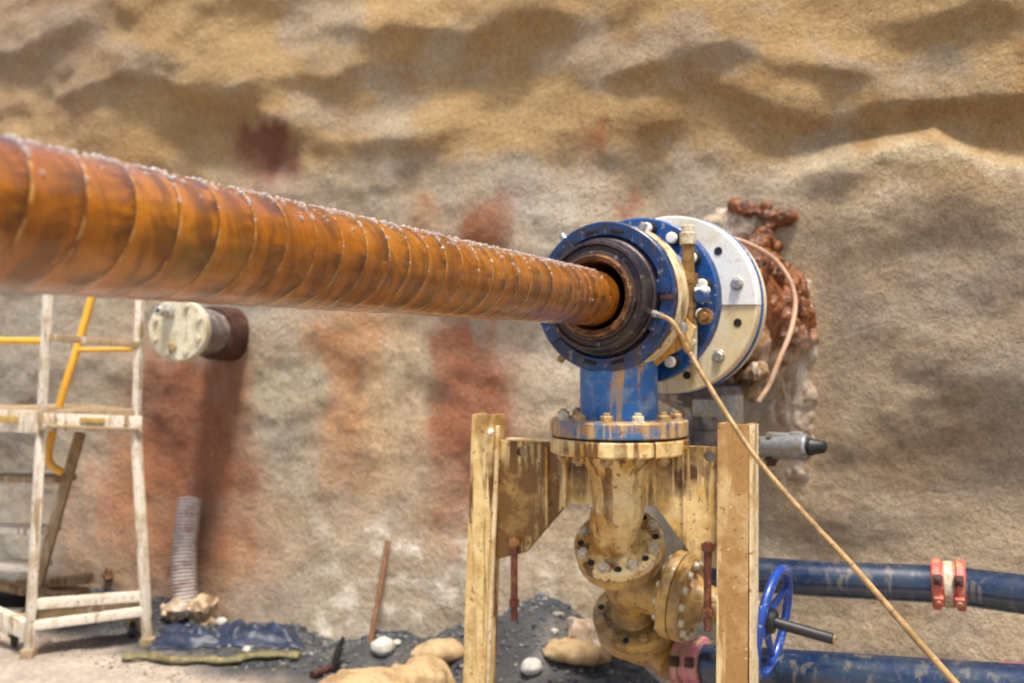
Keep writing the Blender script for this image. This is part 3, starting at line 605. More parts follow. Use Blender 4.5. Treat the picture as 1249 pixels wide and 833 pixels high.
# rust deposit where the bore leaves the rock
def blobs(name, mat, lst, voxel, at, label, cat, disp=.02, parent=None):
    bm = B()
    for c, r, sc in lst: ball(bm, c, r, 2, sc)
    o = obj(name, bm, mat, parent, at=at, smooth=True, ang=180); m_ = o.modifiers.new('join', 'REMESH'); m_.mode = 'VOXEL'; m_.voxel_size = voxel; m_.use_smooth_shade = True; sm = o.modifiers.new('melt', 'SMOOTH'); sm.factor = .6; sm.iterations = 8
    tx = bpy.data.textures.new(name + '_lump', 'CLOUDS'); tx.noise_scale = .05; d = o.modifiers.new('lump', 'DISPLACE'); d.texture = tx; d.strength = disp; d.mid_level = .5; t2 = bpy.data.textures.new(name + '_grain', 'CLOUDS'); t2.noise_scale = .016; t2.noise_depth = 3; d2 = o.modifiers.new('grain', 'DISPLACE'); d2.texture = t2; d2.strength = disp * .55; d2.mid_level = .5
    if label: tag(o, label, cat)
    return o
rl = []
for i in range(85):
    s = random.uniform(.70, 1.48); th = random.uniform(0, 2 * math.pi); k = .195 + .035 * random.random() + .02 * max(0, s - 1.1)
    rl.append((O + radial(th) * k + A * s, random.uniform(.045, .075), (1, 1, 1)))
for px, py, out, r in ((922, 300, .25, .05), (934, 318, .2, .05), (946, 345, .2, .045), (956, 372, .15, .045), (966, 366, .04, .032), (950, 400, .2, .05), (940, 428, .25, .05), (922, 452, .3, .045), (932, 288, .1, .04), (905, 470, .3, .04), (945, 302, .05, .03), (958, 330, .04, .035)):
    rl.append((wall_surf(px, py, out), r, (1, 1, 1)))
for pts in (((897, 249), (908, 250), (918, 256), (928, 260), (938, 264), (950, 264), (960, 263), (966, 262)), ((940, 268), (940, 276), (937, 284), (933, 292), (930, 300)), ((935, 255), (934, 262)), ((900, 254), (912, 258)), ((962, 268), (950, 270))):
    for px, py in pts: rl.append((wall_surf(px + random.uniform(-2, 2), py + random.uniform(-2, 2), .015), random.uniform(.022, .034), (1, 1, 1)))
blobs('rust_deposit', M['foam'], rl, .009, O + A * 1.45, 'crusty red-brown rust deposit spilling over the wall behind the white flange', 'rust deposit', .035)
ml = [(wall_surf(px, py, -r * .72), r, (1, 1, 1)) for px, py, r in ((978, 385, .10), (978, 420, .11), (968, 455, .12), (980, 480, .11), (975, 510, .12), (980, 540, .10), (962, 500, .11), (986, 430, .09), (980, 350, .07), (978, 570, .08))]
blobs('mortar_patch', M['concrete'], ml, .012, wall_surf(975, 450), 'pale trowelled mortar patch running down the wall beside the rust deposit', 'mortar patch', .03)
ml = [(wall_surf(px, py, -r * .7), r, (1, 1, 1)) for px, py, r in ((872, 278, .08), (886, 272, .09), (900, 272, .09), (914, 278, .08), (890, 290, .08))]
blobs('mortar_patch', M['concrete'], ml, .012, wall_surf(890, 276), 'small whitish mortar patch on the wall just above the white flange', 'mortar patch', .03)
wl = []
for i in range(26):
    px, py = random.uniform(868, 924), random.uniform(440, 488)
    if (px - 832) ** 2 + (py - 374) ** 2 < 100 ** 2: continue
    wl.append((plane_pt(px, py, random.uniform(.8, 1.0)), random.uniform(.018, .04), (1, 1, 1)))
blobs('grout_rubble', M['grout'], wl, .007, plane_pt(905, 470, .9), 'muddy cream grout rubble clinging under the right edge of the white flange', 'grout', .025)

# ------------------------------------------------------------------ yellow support frame
FR = thing('support_frame', 'muddy cream steel trestle with two posts carrying the gland', 'support frame', V((SC.x, SC.y, 0)))
SP = .112
def post(px, name, mf, me_, w, dpt, lean):
    l, _ = on_plane(px, 600, SP); base = SC + U * l; top = 1.313
    bm = B(); p0 = V((base.x, base.y, 0)) + U * lean; p1 = V((base.x, base.y, top))
    d = (p1 - p0).normalized()
    # channel: web towards the viewer, two returns
    prof = [(-w / 2, -dpt / 2), (w / 2, -dpt / 2), (w / 2, dpt / 2), (w / 2 - .012, dpt / 2), (w / 2 - .012, -dpt / 2 + .012), (-w / 2 + .012, -dpt / 2 + .012), (-w / 2 + .012, dpt / 2), (-w / 2, dpt / 2)]
    prism(bm, [p0 + U * a + A * b for a, b in prof], [], (p1 - p0), 1.0)
    o = obj(name, bm, mf, FR, ang=25)
    return base, o
bl, ol = post(596, 'post', M['post_l'], M['cream'], .078, .07, -.055)
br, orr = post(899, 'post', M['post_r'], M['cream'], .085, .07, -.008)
bm = B(); box(bm, V((br.x, br.y, .656)) + U * (.0425 + .0035) , (U, A, UP), (.003, .035, .655), .001); obj('lit_edge_strip', bm, M['cream'], FR)  # cream strip paints the sunlit right edge onto the post
bm = B(); q0 = V((bl.x, bl.y, 1.28)) + U * .047 - A * .022; bar(bm, V((bl.x, bl.y, .05)) + U * (.047 - .055) - A * .022, q0, .012, .012, up=A); obj('weld_strip', bm, M['cream'], FR)
bm = B(); lathe(bm, V((bl.x, bl.y, 1.262)) + U * .03 - A * .034, -A, [(0, 0), (0, .009), (.008, .009), (.01, .007), (.01, 0)], 14); obj('lug', bm, M['boltwhite'], FR)
def Pl(px, py): l, z = on_plane(px, py, SP - .01); p = O + A * (SP - .01) + U * l; p.z = z; return p
def circ(px, py, r, n=24):
    c = Pl(px, py); return [c + U * math.cos(2 * math.pi * k / n) * r + UP * math.sin(2 * math.pi * k / n) * r for k in range(n)]
bm = B(); prism(bm, [Pl(*p) for p in ((691, 539.5), (884, 546), (884, 700), (862, 688), (846, 680), (800, 617), (691, 614))], [circ(865, 557, .017)], A, .02)
obj('saddle_plate', bm, M['plate'], FR, ang=25)
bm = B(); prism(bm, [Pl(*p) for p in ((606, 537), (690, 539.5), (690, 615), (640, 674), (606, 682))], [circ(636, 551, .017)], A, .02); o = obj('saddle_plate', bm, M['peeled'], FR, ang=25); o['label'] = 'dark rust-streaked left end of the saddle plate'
for px, y0, y1, wd in ((690, 545, 618, .012), (836, 548, 664, .008), (668, 545, 640, .006)):
    bm = B(); bar(bm, Pl(px, y0) - A * .006, Pl(px, y1) - A * .006, wd, .012, up=A); obj('rib', bm, M['yellow'] if px != 836 else M['plate'], FR)
bm = B(); bar(bm, Pl(620, 537) + UP * .004, Pl(700, 539) + UP * .004, .034, .008, up=UP); obj('top_edge', bm, M['cream'], FR)
for px, y0, y1 in ((630, 655, 755), (865, 660, 768)):
    p0, p1 = Pl(px, y0) - A * .014, Pl(px, y1) - A * .014; p1 = V((p0.x, p0.y, p1.z)); bm = B(); n = 60
    tube(bm, [p0.lerp(p1, i / n) for i in range(n + 1)], [.0115 if i % 2 else .0098 for i in range(n + 1)], 12)
    for zz in (.02, .75): lathe(bm, p0.lerp(p1, zz), -UP, [(0, 0), (0, .018), (.018, .018), (.018, 0)], 6)
    obj('tie_rod', bm, M['rodred'], FR, ang=50)

# ------------------------------------------------------------------ yellow neck + gate valve
NKZ = zf - .051
Ac = P(753, 655, 2.80); q = V((.215, .58, -.785)).normalized(); w = V((.85, -.5, -.14)); w = (w - q * w.dot(q)).normalized()
NK = thing('elbow_pipe', 'muddy yellow elbow pipe bolted under the rusty blue tee flange', 'pipe elbow', V((SC.x, SC.y, NKZ)))
bm = B(); lathe(bm, V((SC.x, SC.y, NKZ - .045)), UP, ring_prof(0, .045, .03, .1985, .005), 96, True); obj('top_flange', bm, M['yellow'], NK)
for i in range(12):
    th = R(12 + 30 * i); put('flange_bolt', bt, NK, V((SC.x + .165 * math.cos(th), SC.y + .165 * math.sin(th), NKZ - .045)), -UP, .3 * i)
np_ = [V((SC.x, SC.y, NKZ - .044)), V((SC.x, SC.y, NKZ - .07)), V((SC.x, SC.y, NKZ - .11)), V((SC.x, SC.y, NKZ - .17)), V((SC.x, SC.y, NKZ - .21)) - A * .004, Ac - q * .06, Ac - q * .0]
sp_ = spline(np_, 8); rad = [.124, .104, .083, .076, .075, .074, .074]; rs = []
for i in range(len(sp_)):
    x = i / 8; j = min(int(x), 5); rs.append(rad[j] + (rad[j + 1] - rad[j]) * (x - j))
bm = B(); tube(bm, sp_, rs, 40); obj('bend', bm, M['yellow'], NK, ang=60)
bm = B(); lathe(bm, Ac, q, [(0, .0), (0, .088), (.006, .093), (.012, .098), (.013, .126), (.018, .134), (.042, .134), (.045, .131), (.045, 0)], 72); obj('bottom_flange', bm, M['yellow'], NK)
def ringpos(c, ax, r, th): x, y, d = basis(ax); return c + (x * math.cos(th) + y * math.sin(th)) * r
bm1 = hexbolt_mesh('neck_bolt', .0145, .012, M['boltmud'], False); hs_ = hm.copy(); 
def small_hole():
    b2 = B(); lathe(b2, V((0, 0, -.004)), V((0, 0, 1)), [(0, 0), (0, .0105), (.0055, .0105), (.0058, .0098), (.0052, .0085), (.0052, 0)], 16)
    bmesh.ops.recalc_face_normals(b2, faces=b2.faces[:]); me = bpy.data.meshes.new('small_hole'); b2.to_mesh(me); b2.free(); me.materials.append(M['bore']); return me
hm2 = small_hole()
for i in range(16):
    th = R(11 + 22.5 * i); put('bolt_hole' if i % 2 else 'flange_bolt', hm2 if i % 2 else bm1, NK, ringpos(Ac + q * .0125, q, .112, th), -q, .5 * i)
GV = thing('gate_valve', 'tan cast gate valve with blue handwheel below the yellow elbow', 'gate valve', Ac + q * .2)
LQ = .39
bm = B(); lathe(bm, Ac, q, [(.047, 0), (.047, .131), (.05, .134), (.078, .134), (.082, .13), (.084, .080), (.10, .066), (.15, .068), (.20, .074), (.25, .068), (LQ - .07, .060), (LQ - .045, .064), (LQ - .036, .072), (LQ - .036, .1)], 72); obj('valve_body', bm, M['valve'], GV)
Bc = Ac + q * LQ
bm = B(); lathe(bm, Bc, q, [(-.036, .07), (-.036, .13), (-.032, .134), (-.004, .134), (0, .131), (0, .0)], 72); obj('outlet_flange', bm, M['valve'], GV)
bm2 = hexbolt_mesh('valve_bolt', .0135, .011, M['bolttan'], False); bm3 = hexbolt_mesh('bonnet_bolt', .0105, .009, M['boltmud'], False)
for i in range(12):
    th = R(3 + 30 * i); put('outlet_bolt' if i % 3 else 'bolt_hole', bm2 if i % 3 else hm2, GV, ringpos(Bc - q * .036, q, .110, th), -q, .3 * i)
Cc = Ac + q * .20
bm = B(); lathe(bm, Cc, w, [(0, .0), (0, .082), (.10, .080), (.13, .086), (.145, .09), (.145, .0)], 48); obj('bonnet_neck', bm, M['valve'], GV)
bm = B(); lathe(bm, Cc, w, [(.146, .05), (.146, .128), (.150, .132), (.176, .132), (.179, .13), (.179, .05)], 72, True); obj('body_flange', bm, M['valve'], GV)
bm = B(); lathe(bm, Cc, w, [(.183, .05), (.183, .130), (.186, .132), (.212, .132), (.216, .128), (.216, .075), (.24, .06), (.30, .045), (.30, .0), (.183, 0)], 72, False); obj('bonnet', bm, M['valve'], GV)
for i in range(14):
    th = R(360 / 14 * i); put('bonnet_bolt', bm3, GV, ringpos(Cc + w * .216, w, .110, th), w, .3 * i); put('bonnet_stud', bm3, GV, ringpos(Cc + w * .146, w, .112, th), -w, .4 * i)
x_, y_, _ = basis(w)
bm = B()
for sgn in (-1, 1): bar(bm, Cc + w * .215 + x_ * sgn * .05, Cc + w * .40 + x_ * sgn * .03, .028, .035, up=y_, bev=.006)
lathe(bm, Cc, w, [(.385, 0), (.385, .048), (.395, .05), (.425, .045), (.43, .03), (.43, 0)], 28); obj('yoke', bm, M['valvelow'], GV)
WE = .455
bm = B(); lathe(bm, Cc, w, [(.25, 0), (.25, .017), (.62, .0155), (.624, .013), (.624, 0)], 20); st = obj('spindle', bm, M['black'], GV)
bm = B(); lathe(bm, Cc, w, [(.6245, 0), (.6245, .0135), (.627, .0125), (.627, 0)], 20); e_ = obj('spindle_tip', bm, M['bolttan'], GV)
WR = .150
def wheel():
    bm = B(); c = Cc + w * WE; n = 72; rings = []; m_ = 14
    for i in range(n):
        th = 2 * math.pi * i / n; rd = x_ * math.cos(th) + y_ * math.sin(th); rings.append([bm.verts.new(c + rd * (WR + .0155 * math.cos(2 * math.pi * j / m_)) + w * .013 * math.sin(2 * math.pi * j / m_)) for j in range(m_)])
    for i in range(n):
        for j in range(m_): bm.faces.new((rings[i][j], rings[i][(j + 1) % m_], rings[(i + 1) % n][(j + 1) % m_], rings[(i + 1) % n][j]))
    o = obj('handwheel', bm, M['wheel'], GV, ang=60)
    for k in range(4):
        th = R(30 + 90 * k); rd = x_ * math.cos(th) + y_ * math.sin(th); bm = B(); pts = spline([c - w * .02 + rd * .02, c - w * .016 + rd * .07, c - w * .002 + rd * (WR - .004)], 6); tube(bm, pts, [.013 - .004 * i / (len(pts) - 1) for i in range(len(pts))], 10)
        obj('spoke', bm, M['wheel'], o, ang=60)
    bm = B(); lathe(bm, c, w, [(-.04, .017), (-.04, .036), (-.03, .04), (.0, .036), (.008, .03), (.008, .017)], 28, True); obj('hub', bm, M['black'], o)
wheel()
# outlet reducer below the valve
OE = thing('outlet_elbow', 'amber coated reducer elbow below the gate valve leading to the pink coupling', 'pipe elbow', Bc + q * .05)
bm = B(); lathe(bm, Bc, q, [(.003, 0), (.003, .131), (.006, .134), (.034, .134), (.038, .131), (.038, 0)], 72); obj('mating_flange', bm, M['valvelow'], OE)
LPa = P(862, 812, 2.93)                                   # start of lower blue pipe (axis)
LPd = (P(1249, 842, 2.45) - LPa).normalized()
e0 = Bc + q * .037; pts = spline([e0, e0 + q * .05 + w * .012, e0 + q * .075 + w * .07, LPa - LPd * .10], 8)
bm = B(); tube(bm, pts, [.118 - (.118 - .064) * (i / (len(pts) - 1)) ** .7 for i in range(len(pts))], 36); obj('reducer', bm, M['valvelow'], OE, ang=60)

# ------------------------------------------------------------------ blue delivery pipes with couplings
def coupling(parent, c, d, r, mat, ln=.09):
    x, y, d = basis(d); bm = B()
    lathe(bm, c, d, [(-ln / 2, r * .9), (-ln / 2, r + .016), (-ln / 2 + .005, r + .021), (-ln / 4, r + .021), (-ln / 5, r + .011), (ln / 5, r + .011), (ln / 4, r + .021), (ln / 2 - .005, r + .021), (ln / 2, r + .016), (ln / 2, r * .9)], 40, True)
    o = obj('coupling', bm, mat, parent)
    for sg in (-1, 1):
        for k in range(2):
            bm = B(); cc = c + (y * -.45 - x * 0) * 0 + d * sg * ln * .30; rd = (-A * .92 + UP * (.35 if k == 0 else -.45)).normalized(); rd = (rd - d * rd.dot(d)).normalized(); ax2 = d.cross(rd)
            box(bm, cc + rd * (r + .022), (d, rd, ax2), (.014, .010, .016), .004); lathe(bm, cc + rd * (r + .031), rd, [(0, 0), (0, .009), (.008, .009), (.009, .007), (.009, 0)], 6); obj('clamp_bolt', bm, mat if k else M['rustdark'], o)
    return o
ua, um, ue = P(856, 697, 3.36), P(1157, 713, 3.03), P(1262, 727, 2.86)
UPP = thing('upper_blue_pipe', 'upper dark blue pipe along the wall with red bolted coupling', 'pipe', (ua + um) / 2)
rU = .0605
bm = B(); tube(bm, [ua, ua.lerp(um, .5) - UP * .004, um], rU, 40); obj('pipe_length', bm, M['bluepipe'], UPP, ang=60)
ue2 = um + (ue - um) * 6
bm = B(); tube(bm, [um, um.lerp(ue, .6), ue, ue2], rU, 40); obj('pipe_length', bm, M['bluepipe'], UPP, ang=60)
coupling(UPP, um, (um - ua).normalized(), rU, M['redcoup'], .10)
cw = B(); lathe(cw, um - (um - ua).normalized() * .0, (um - ua).normalized(), [(-.012, rU), (-.012, rU + .014), (.012, rU + .014), (.012, rU)], 32, True); obj('seal_band', cw, M['boltmud'], UPP)
LW = thing('lower_blue_pipe', 'lower dark blue pipe leaving the gate valve with a pink coupling at its end', 'pipe', LPa)
rL = .066
bm = B(); tube(bm, [LPa - LPd * .02, LPa + LPd * .5, LPa + LPd * 3.5], rL, 40); obj('pipe_length', bm, M['bluepipe'], LW, ang=60)
coupling(LW, LPa - LPd * .045, LPd, rL, M['pinkcoup'], .085)
bm = B(); pz = P(1222, 840, 2.49); lathe(bm, pz, LPd, [(0, rL), (0, rL + .004), (.25, rL + .004), (.25, rL)], 40, True); obj('red_band', bm, worn('faded_red_band', (.33, .09, .10), (.12, .08, .14), .4, None, .4, (.1, .1, .2), 0, .5, bump=.2, scale=14), LW)

# grey outlet valve below the white flange
vx = O + A * .82
OV = thing('outlet_valve', 'grey steel valve under the white flange with side actuator ending in a black plug', 'valve', V((vx.x, vx.y, .74)))
bm = B(); lathe(bm, V((vx.x, vx.y, 0)), UP, [(.72, 0), (.72, .06), (1.0, .06), (1.05, .09), (1.07, .10), (1.20, .105), (1.235, .10), (1.24, .085), (1.29, .08), (1.31, .09), (1.34, .15), (1.345, .155), (1.385, .155), (1.39, .15), (1.395, .1), (1.48, .09), (1.48, 0)], 48); obj('valve_body', bm, M['greypipe'], OV)
for px, py, hx, hy in ((868, 497, .055, .03), (893, 500, .028, .05), (828, 540, .03, .03)):
    bm = B(); box(bm, plane_pt(px, py, .66), (U, UP, A), (hx, hy, .04), .008); obj('flange_lug', bm, M['zinc'], OV)
c0 = plane_pt(880, 545, .60); c1 = plane_pt(986, 545, .56); d_ = (c1 - c0).normalized(); LL = (c1 - c0).length
bm = B(); lathe(bm, c0, d_, [(0, 0), (0, .030), (.05, .034), (LL * .62, .034), (LL * .63, .040), (LL - .006, .041), (LL, .036), (LL, 0)], 32); obj('actuator', bm, M['steel'], OV)
bm = B(); lathe(bm, c1, d_, [(0.0, .0), (0.0, .026), (.012, .028), (.018, .024), (.05, .019), (.056, .010), (.057, 0)], 20); obj('end_plug', bm, M['black'], OV)
bm = B(); box(bm, plane_pt(950, 531, .57), (U, UP, A), (.035, .008, .02), .003); box(bm, plane_pt(972, 529, .57), (U, UP, A), (.02, .006, .018), .003); obj('top_lug', bm, M['zinc'], OV)
bm = B(); lathe(bm, plane_pt(941, 556, .58), -UP, [(0, 0), (0, .02), (.015, .022), (.02, .015), (.03, .015), (.032, .012), (.032, 0)], 16); obj('drain_plug', bm, M['rustdark'], OV)
# elbow that takes the outlet into the upper blue pipe
bm = B(); tube(bm, [V((vx.x, vx.y, .80)), V((vx.x, vx.y, .74)), ua + V((0, 0, 0))], [.061, .064, .062], 28); obj('outlet_stub', bm, M['greypipe'], OV, ang=60)

# ------------------------------------------------------------------ capped pipe stub on the left
bd = V((math.sin(R(9)), math.cos(R(9)), -.02)).normalized(); cf = P(216, 402, 4.85)
CP = thing('capped_pipe', 'short dark pipe stub with pale round blind flange sticking out of the wall', 'capped pipe', cf)
bm = B(); lathe(bm, cf, bd, [(0, 0), (0, .156), (.006, .162), (.05, .162), (.056, .157), (.056, 0)], 64); obj('blind_flange', bm, M['capflange'], CP)
bm = B(); lathe(bm, cf, bd, [(.056, .10), (.056, .128), (.28, .128), (.30, .12), (.95, .12), (.95, 0)], 48); obj('pipe_stub', bm, M['greypipe'], CP)
bm = B(); lathe(bm, cf, bd, [(.36, .121), (.36, .14), (.40, .15), (.55, .155), (.9, .17), (.9, .121)], 40, True); obj('rust_sleeve', bm, M['rustdark'], CP)
bm = B(); pz = cf + V((-.045, 0, .09)); lathe(bm, pz, -bd, [(0, 0), (0, .034), (.02, .034), (.022, .024), (.10, .024), (.105, .020), (.105, .010), (.07, .010), (.07, 0)], 20); obj('vent_nipple', bm, M['zinc'], CP)
bm = B(); lathe(bm, cf + V((-.02, 0, -.09)), -bd, [(0, 0), (0, .02), (.02, .02), (.022, .014), (.022, 0)], 8); obj('drain_plug', bm, M['bolttan'], CP)
bb = hexbolt_mesh('cap_bolt', .014, .012, M['boltmud'], False)
for i in range(8): put('flange_bolt', bb, CP, ringpos(cf, bd, .128, R(22.5 + 45 * i)), -bd, .3 * i)

# ------------------------------------------------------------------ rolling platform ladder
LD = thing('platform_ladder', 'dusty rolling platform ladder with yellow handrails standing at the left', 'ladder', P(100, 800, 4.8) * 1)
LD.location.z = 0
def seg(name, pts, wd, mat, h=None, rnd=False, parent=LD):
    bm = B()
    if rnd: tube(bm, spline(pts, 6) if len(pts) > 2 else pts, wd / 2, 12)
    else:
        for a, b in zip(pts[:-1], pts[1:]): bar(bm, a, b, wd, h or wd, bev=.004)
    return obj(name, bm, mat, parent, ang=45)
n0, n1, n2, n3 = P(35, 801, 4.66), P(50, 525, 4.70), P(56, 415, 4.72), P(64, 250, 4.75); n0.z = .02
seg('leg', [n0, n1], .050, M['alu'], .036); seg('upright', [n1, n3], .040, M['alu'], .034)
m0, m1, m3 = P(180, 786, 4.84), P(166, 527, 4.88), P(173, 290, 4.92); m0.z = .02
seg('leg', [m0, m1], .044, M['alu'], .036); seg('upright', [m1, m3], .036, M['alu'], .034)
seg('handrail', [P(57, 410, 4.78), P(58, 330, 4.80), P(60, 240, 4.82)], .034, M['yrail'], rnd=True)
seg('handrail', [P(168, 415, 4.95), P(169, 330, 4.96), P(170, 290, 4.98)], .036, M['yrail'], rnd=True)
seg('crossbar', [P(60, 411, 4.71), P(170, 421, 4.9)], .05, M['step'], .036); seg('handrail', [P(-80, 414, 5.0), P(54, 416, 4.76)], .036, M['yrail'], rnd=True)
seg('handrail', [P(118, 330, 5.15), P(112, 362, 5.14), P(93, 428, 5.1), P(78, 475, 5.06), P(66, 520, 5.02), P(59, 552, 5.0), P(62, 566, 5.0), P(76, 577, 5.0)], .042, M['yrail'], rnd=True)
seg('handrail', [P(94, 427, 5.1), P(163, 426, 4.96)], .026, M['yrail'], rnd=True)
# platform
bm = B(); a0, a1, a2, a3 = P(50, 512, 4.68), P(172, 516, 4.88), P(110, 506, 5.35), P(-90, 502, 5.25)
pl = [a0, a1, a2, a3]
for p_ in pl: p_.z = 1.185
prism(bm, pl, [], UP, .03); obj('platform', bm, M['step'], LD)
bm = B(); bar(bm, P(48, 514, 4.66), P(173, 518, 4.87), .02, .085); obj('platform_edge', bm, M['alu'], LD)
bm = B(); bar(bm, P(-95, 509, 5.2), P(50, 515, 4.67), .02, .11); obj('platform_edge', bm, M['alu'], LD)
bm = B(); bar(bm, P(52, 519, 4.645), P(170, 524, 4.855), .02, .014); obj('kick_rail', bm, M['step'], LD)
bm = B(); bar(bm, P(97, 512, 4.72), P(128, 513, 4.775), .012, .025); obj('warning_sticker', bm, M['sticker'], LD)
bm = B(); bar(bm, P(-2, 511, 4.80), P(22, 512, 4.74), .012, .035); obj('warning_sticker', bm, M['sticker'], LD)
# stair stringers and treads at the back
seg('stringer', [P(98, 528, 5.2), P(46, 712, 5.15)], .075, M['step'], .05); seg('stringer', [P(-60, 528, 5.5), P(-110, 712, 5.4)], .075, M['step'], .05)
for y_s, xr in ((584, 80), (646, 62), (690, 50)):
    bm = B(); bar(bm, P(xr - 150, y_s - 4, 5.46), P(xr, y_s, 5.15), .16, .035); obj('tread', bm, M['alu'] if y_s != 584 else M['step'], LD)
# base
seg('base_rail', [P(40, 737, 4.68), P(172, 727, 4.86)], .04, M['alu'], .05); seg('base_rail', [P(40, 763, 4.67), P(176, 745, 4.85)], .04, M['alu'], .045)
bm = B(); bar(bm, P(48, 749, 4.76), P(170, 737, 4.93), .14, .06); obj('bottom_tread', bm, M['step'], LD)
seg('base_rail', [P(-70, 724, 5.1), P(34, 768, 4.7)], .045, M['alu'], .09)
def caster(px, py, Z):
    c = P(px, py, Z); c.z = .052; bm = B(); ax = (V((1, .3, 0))).normalized(); lathe(bm, c - ax * .014, ax, [(0, 0), (0, .040), (.004, .046), (.024, .046), (.028, .040), (.028, 0)], 20); o = obj('caster', bm, M['black'], LD)
    bm = B(); bar(bm, c + V((0, 0, .0)) - ax * .02, c + V((.02, .02, .10)) - ax * .02, .006, .03, up=ax); bar(bm, c + ax * .02, c + V((.02, .02, .10)) + ax * .02, .006, .03, up=ax); box(bm, c + V((.02, .02, .105)), (ax, UP, ax.cross(UP)), (.03, .008, .025), .002); obj('fork', bm, M['step'], o)
caster(18, 795, 4.82); caster(162, 782, 4.95)
for c in (n0, m0):
    bm = B(); box(bm, V((c.x, c.y, .022)), (V((1, 0, 0)), V((0, 1, 0)), UP), (.032, .03, .022), .005); obj('rubber_foot', bm, M['step'], LD)

# ------------------------------------------------------------------ loose things by the wall
base = ground_px(228, 752); top = wall_surf(232, 609, .10)
bm = B(); n = 66; ptsr = [base.lerp(top, i / n) - A * (.03 * math.sin(math.pi * i / n)) for i in range(n + 1)]
tube(bm, ptsr, [(.072 if i % 2 else .060) for i in range(n + 1)], 28)
o = obj('ribbed_hose', bm, M['ribhose'], at=base, ang=20); tag(o, 'stub of grey ribbed hose leaning upright on the red stained wall', 'hose')
def rock(px, py, r, label, mat=M['stone'], sc=(1, 1, .75), name='stone', up=.5):
    big = mat is not M['stone']; p = ground_px(px, py); bm = B(); ball(bm, p + UP * r * up, r, 3, sc, Matrix.Rotation(px, 3, 'Z'))
    for v in bm.verts: v.co += (v.co - p).normalized() * r * ((.9 * round(3 * mn.noise(v.co * (1.1 / r) + V((px, py, 0)))) / 3 + .3 * mn.noise(v.co * (4 / r))) if big else .22 * mn.fractal(v.co * (1.3 / r) + V((px, py, 0)), 1.0, 2.0, 3))
    o = obj(name, bm, mat, at=p, ang=50); return tag(o, label, 'stone' if name == 'stone' else name.replace('_', ' '))
rock(467, 796, .055, 'large white stone lying on gravel near the foot of the rusty rod')
rock(648, 820, .045, 'white stone just right of the left post beside a sandbag')
rock(436, 800, .028, 'tiny pale stone on the gravel left of the white stone by the rusty rod') if False else None
rock(301, 795, .022, 'small white pebble on the folded blue tarp'); rock(270, 761, .03, 'pale pebble at the foot of the wall right of the ribbed hose')
rock(484, 786, .02, 'little white chip right behind the large white stone')
rock(716, 786, .10, 'pale grey boulder at the wall foot seen below the saddle plate', M['concrete'], (1.1, .8, .7))
rock(213, 757, .085, 'brown lump of mortar left of the ribbed hose foot', M['concrete'], (1, .8, .7)); rock(248, 757, .09, 'knobbly brown lump of rubble right under the ribbed hose', M['wood'], (.9, .8, .9))
p0, p1 = ground_px(452, 782), wall_surf(473, 660, .02)
bm = B(); tube(bm, [p0 - (p1 - p0) * .02, p0.lerp(p1, .5) + V((.004, 0, 0)), p1], .0145, 12); o = obj('rusty_rod', bm, M['rod'], at=p0); tag(o, 'rusty steel bar leaning against the wall beside the white stone', 'steel bar')
p0 = ground_px(405, 818); bm = B(); bar(bm, p0, p0 + V((.035, .02, .11)), .05, .02); bar(bm, p0 + V((.035, .02, .11)), p0 + V((.05, .02, .15)), .03, .02); o = obj('wood_stake', bm, M['bore'], at=p0); tag(o, 'short dark stake poking from the grit left of the sandbags', 'stake')
p0 = ground_px(381, 829); bm = B(); tube(bm, [p0 + V((0, 0, .02)), p0 + V((.08, .12, .025))], .02, 14); o = obj('pipe_offcut', bm, M['rustdark'], at=p0); tag(o, 'dark rusty pipe offcut at the left end of the sandbags', 'pipe offcut')
# sandbags
def sandbag(px, py, Z, lx, ly, lz, rot, label, tilt=0.0, lift=0.0, mat=M['sack']):
    x = (px - HX) / F * Z; c = V((x, Z, gz(x, Z) + lz * .85 + lift)); bm = B(); ball(bm, V((0, 0, 0)), 1, 5)
    for v in bm.verts:
        p = v.co.copy(); e = .78; f_ = lambda a: math.copysign(abs(a) ** e, a)
        qv = V((f_(p.x) * lx, f_(p.y) * ly, math.copysign(abs(p.z) ** .9, p.z) * lz)); qv.z *= (1 - .35 * (abs(p.x) ** 3)); 
        nz = mn.fractal(V((qv.x * 7 + px, qv.y * 9, qv.z * 6)), 1.0, 2.0, 4); fold = abs(mn.noise(V((qv.x * 11 + qv.y * 7 + px, qv.y * 6, qv.z * 9)))) * min(1, abs(p.x) * 1.5); qv += p * (.014 * nz - .042 * fold) + V((0, 0, -.02 * (p.x ** 2))); qv.z = max(qv.z, -lz * .85)
        v.co = qv
    bmesh.ops.transform(bm, matrix=Matrix.Translation(c) @ Matrix.Rotation(R(rot), 4, 'Z') @ Matrix.Rotation(R(tilt), 4, 'Y'), verts=bm.verts[:])
    o = obj('sandbag', bm, mat, at=V((c.x, c.y, c.z - lz)), ang=180); return tag(o, label, 'sandbag', 'sandbags around the trestle feet')
sandbag(448, 838, 3.98, .23, .12, .094, 6, 'frontmost tan sandbag, half cut by the lower edge of the photo', 2)
sandbag(514, 818, 4.12, .17, .12, .074, -14, 'tan sandbag slumped behind the frontmost one', 7)
sandbag(540, 799, 4.30, .15, .10, .050, 5, 'smaller tan sandbag touching the left post on its far side')
sandbag(704, 815, 3.97, .150, .10, .046, 4, 'flat brown sandbag lying under the gate valve', 6)
sandbag(770, 830, 3.80, .12, .09, .045, -35, 'crumpled pale sack below the gate valve flange', 14)
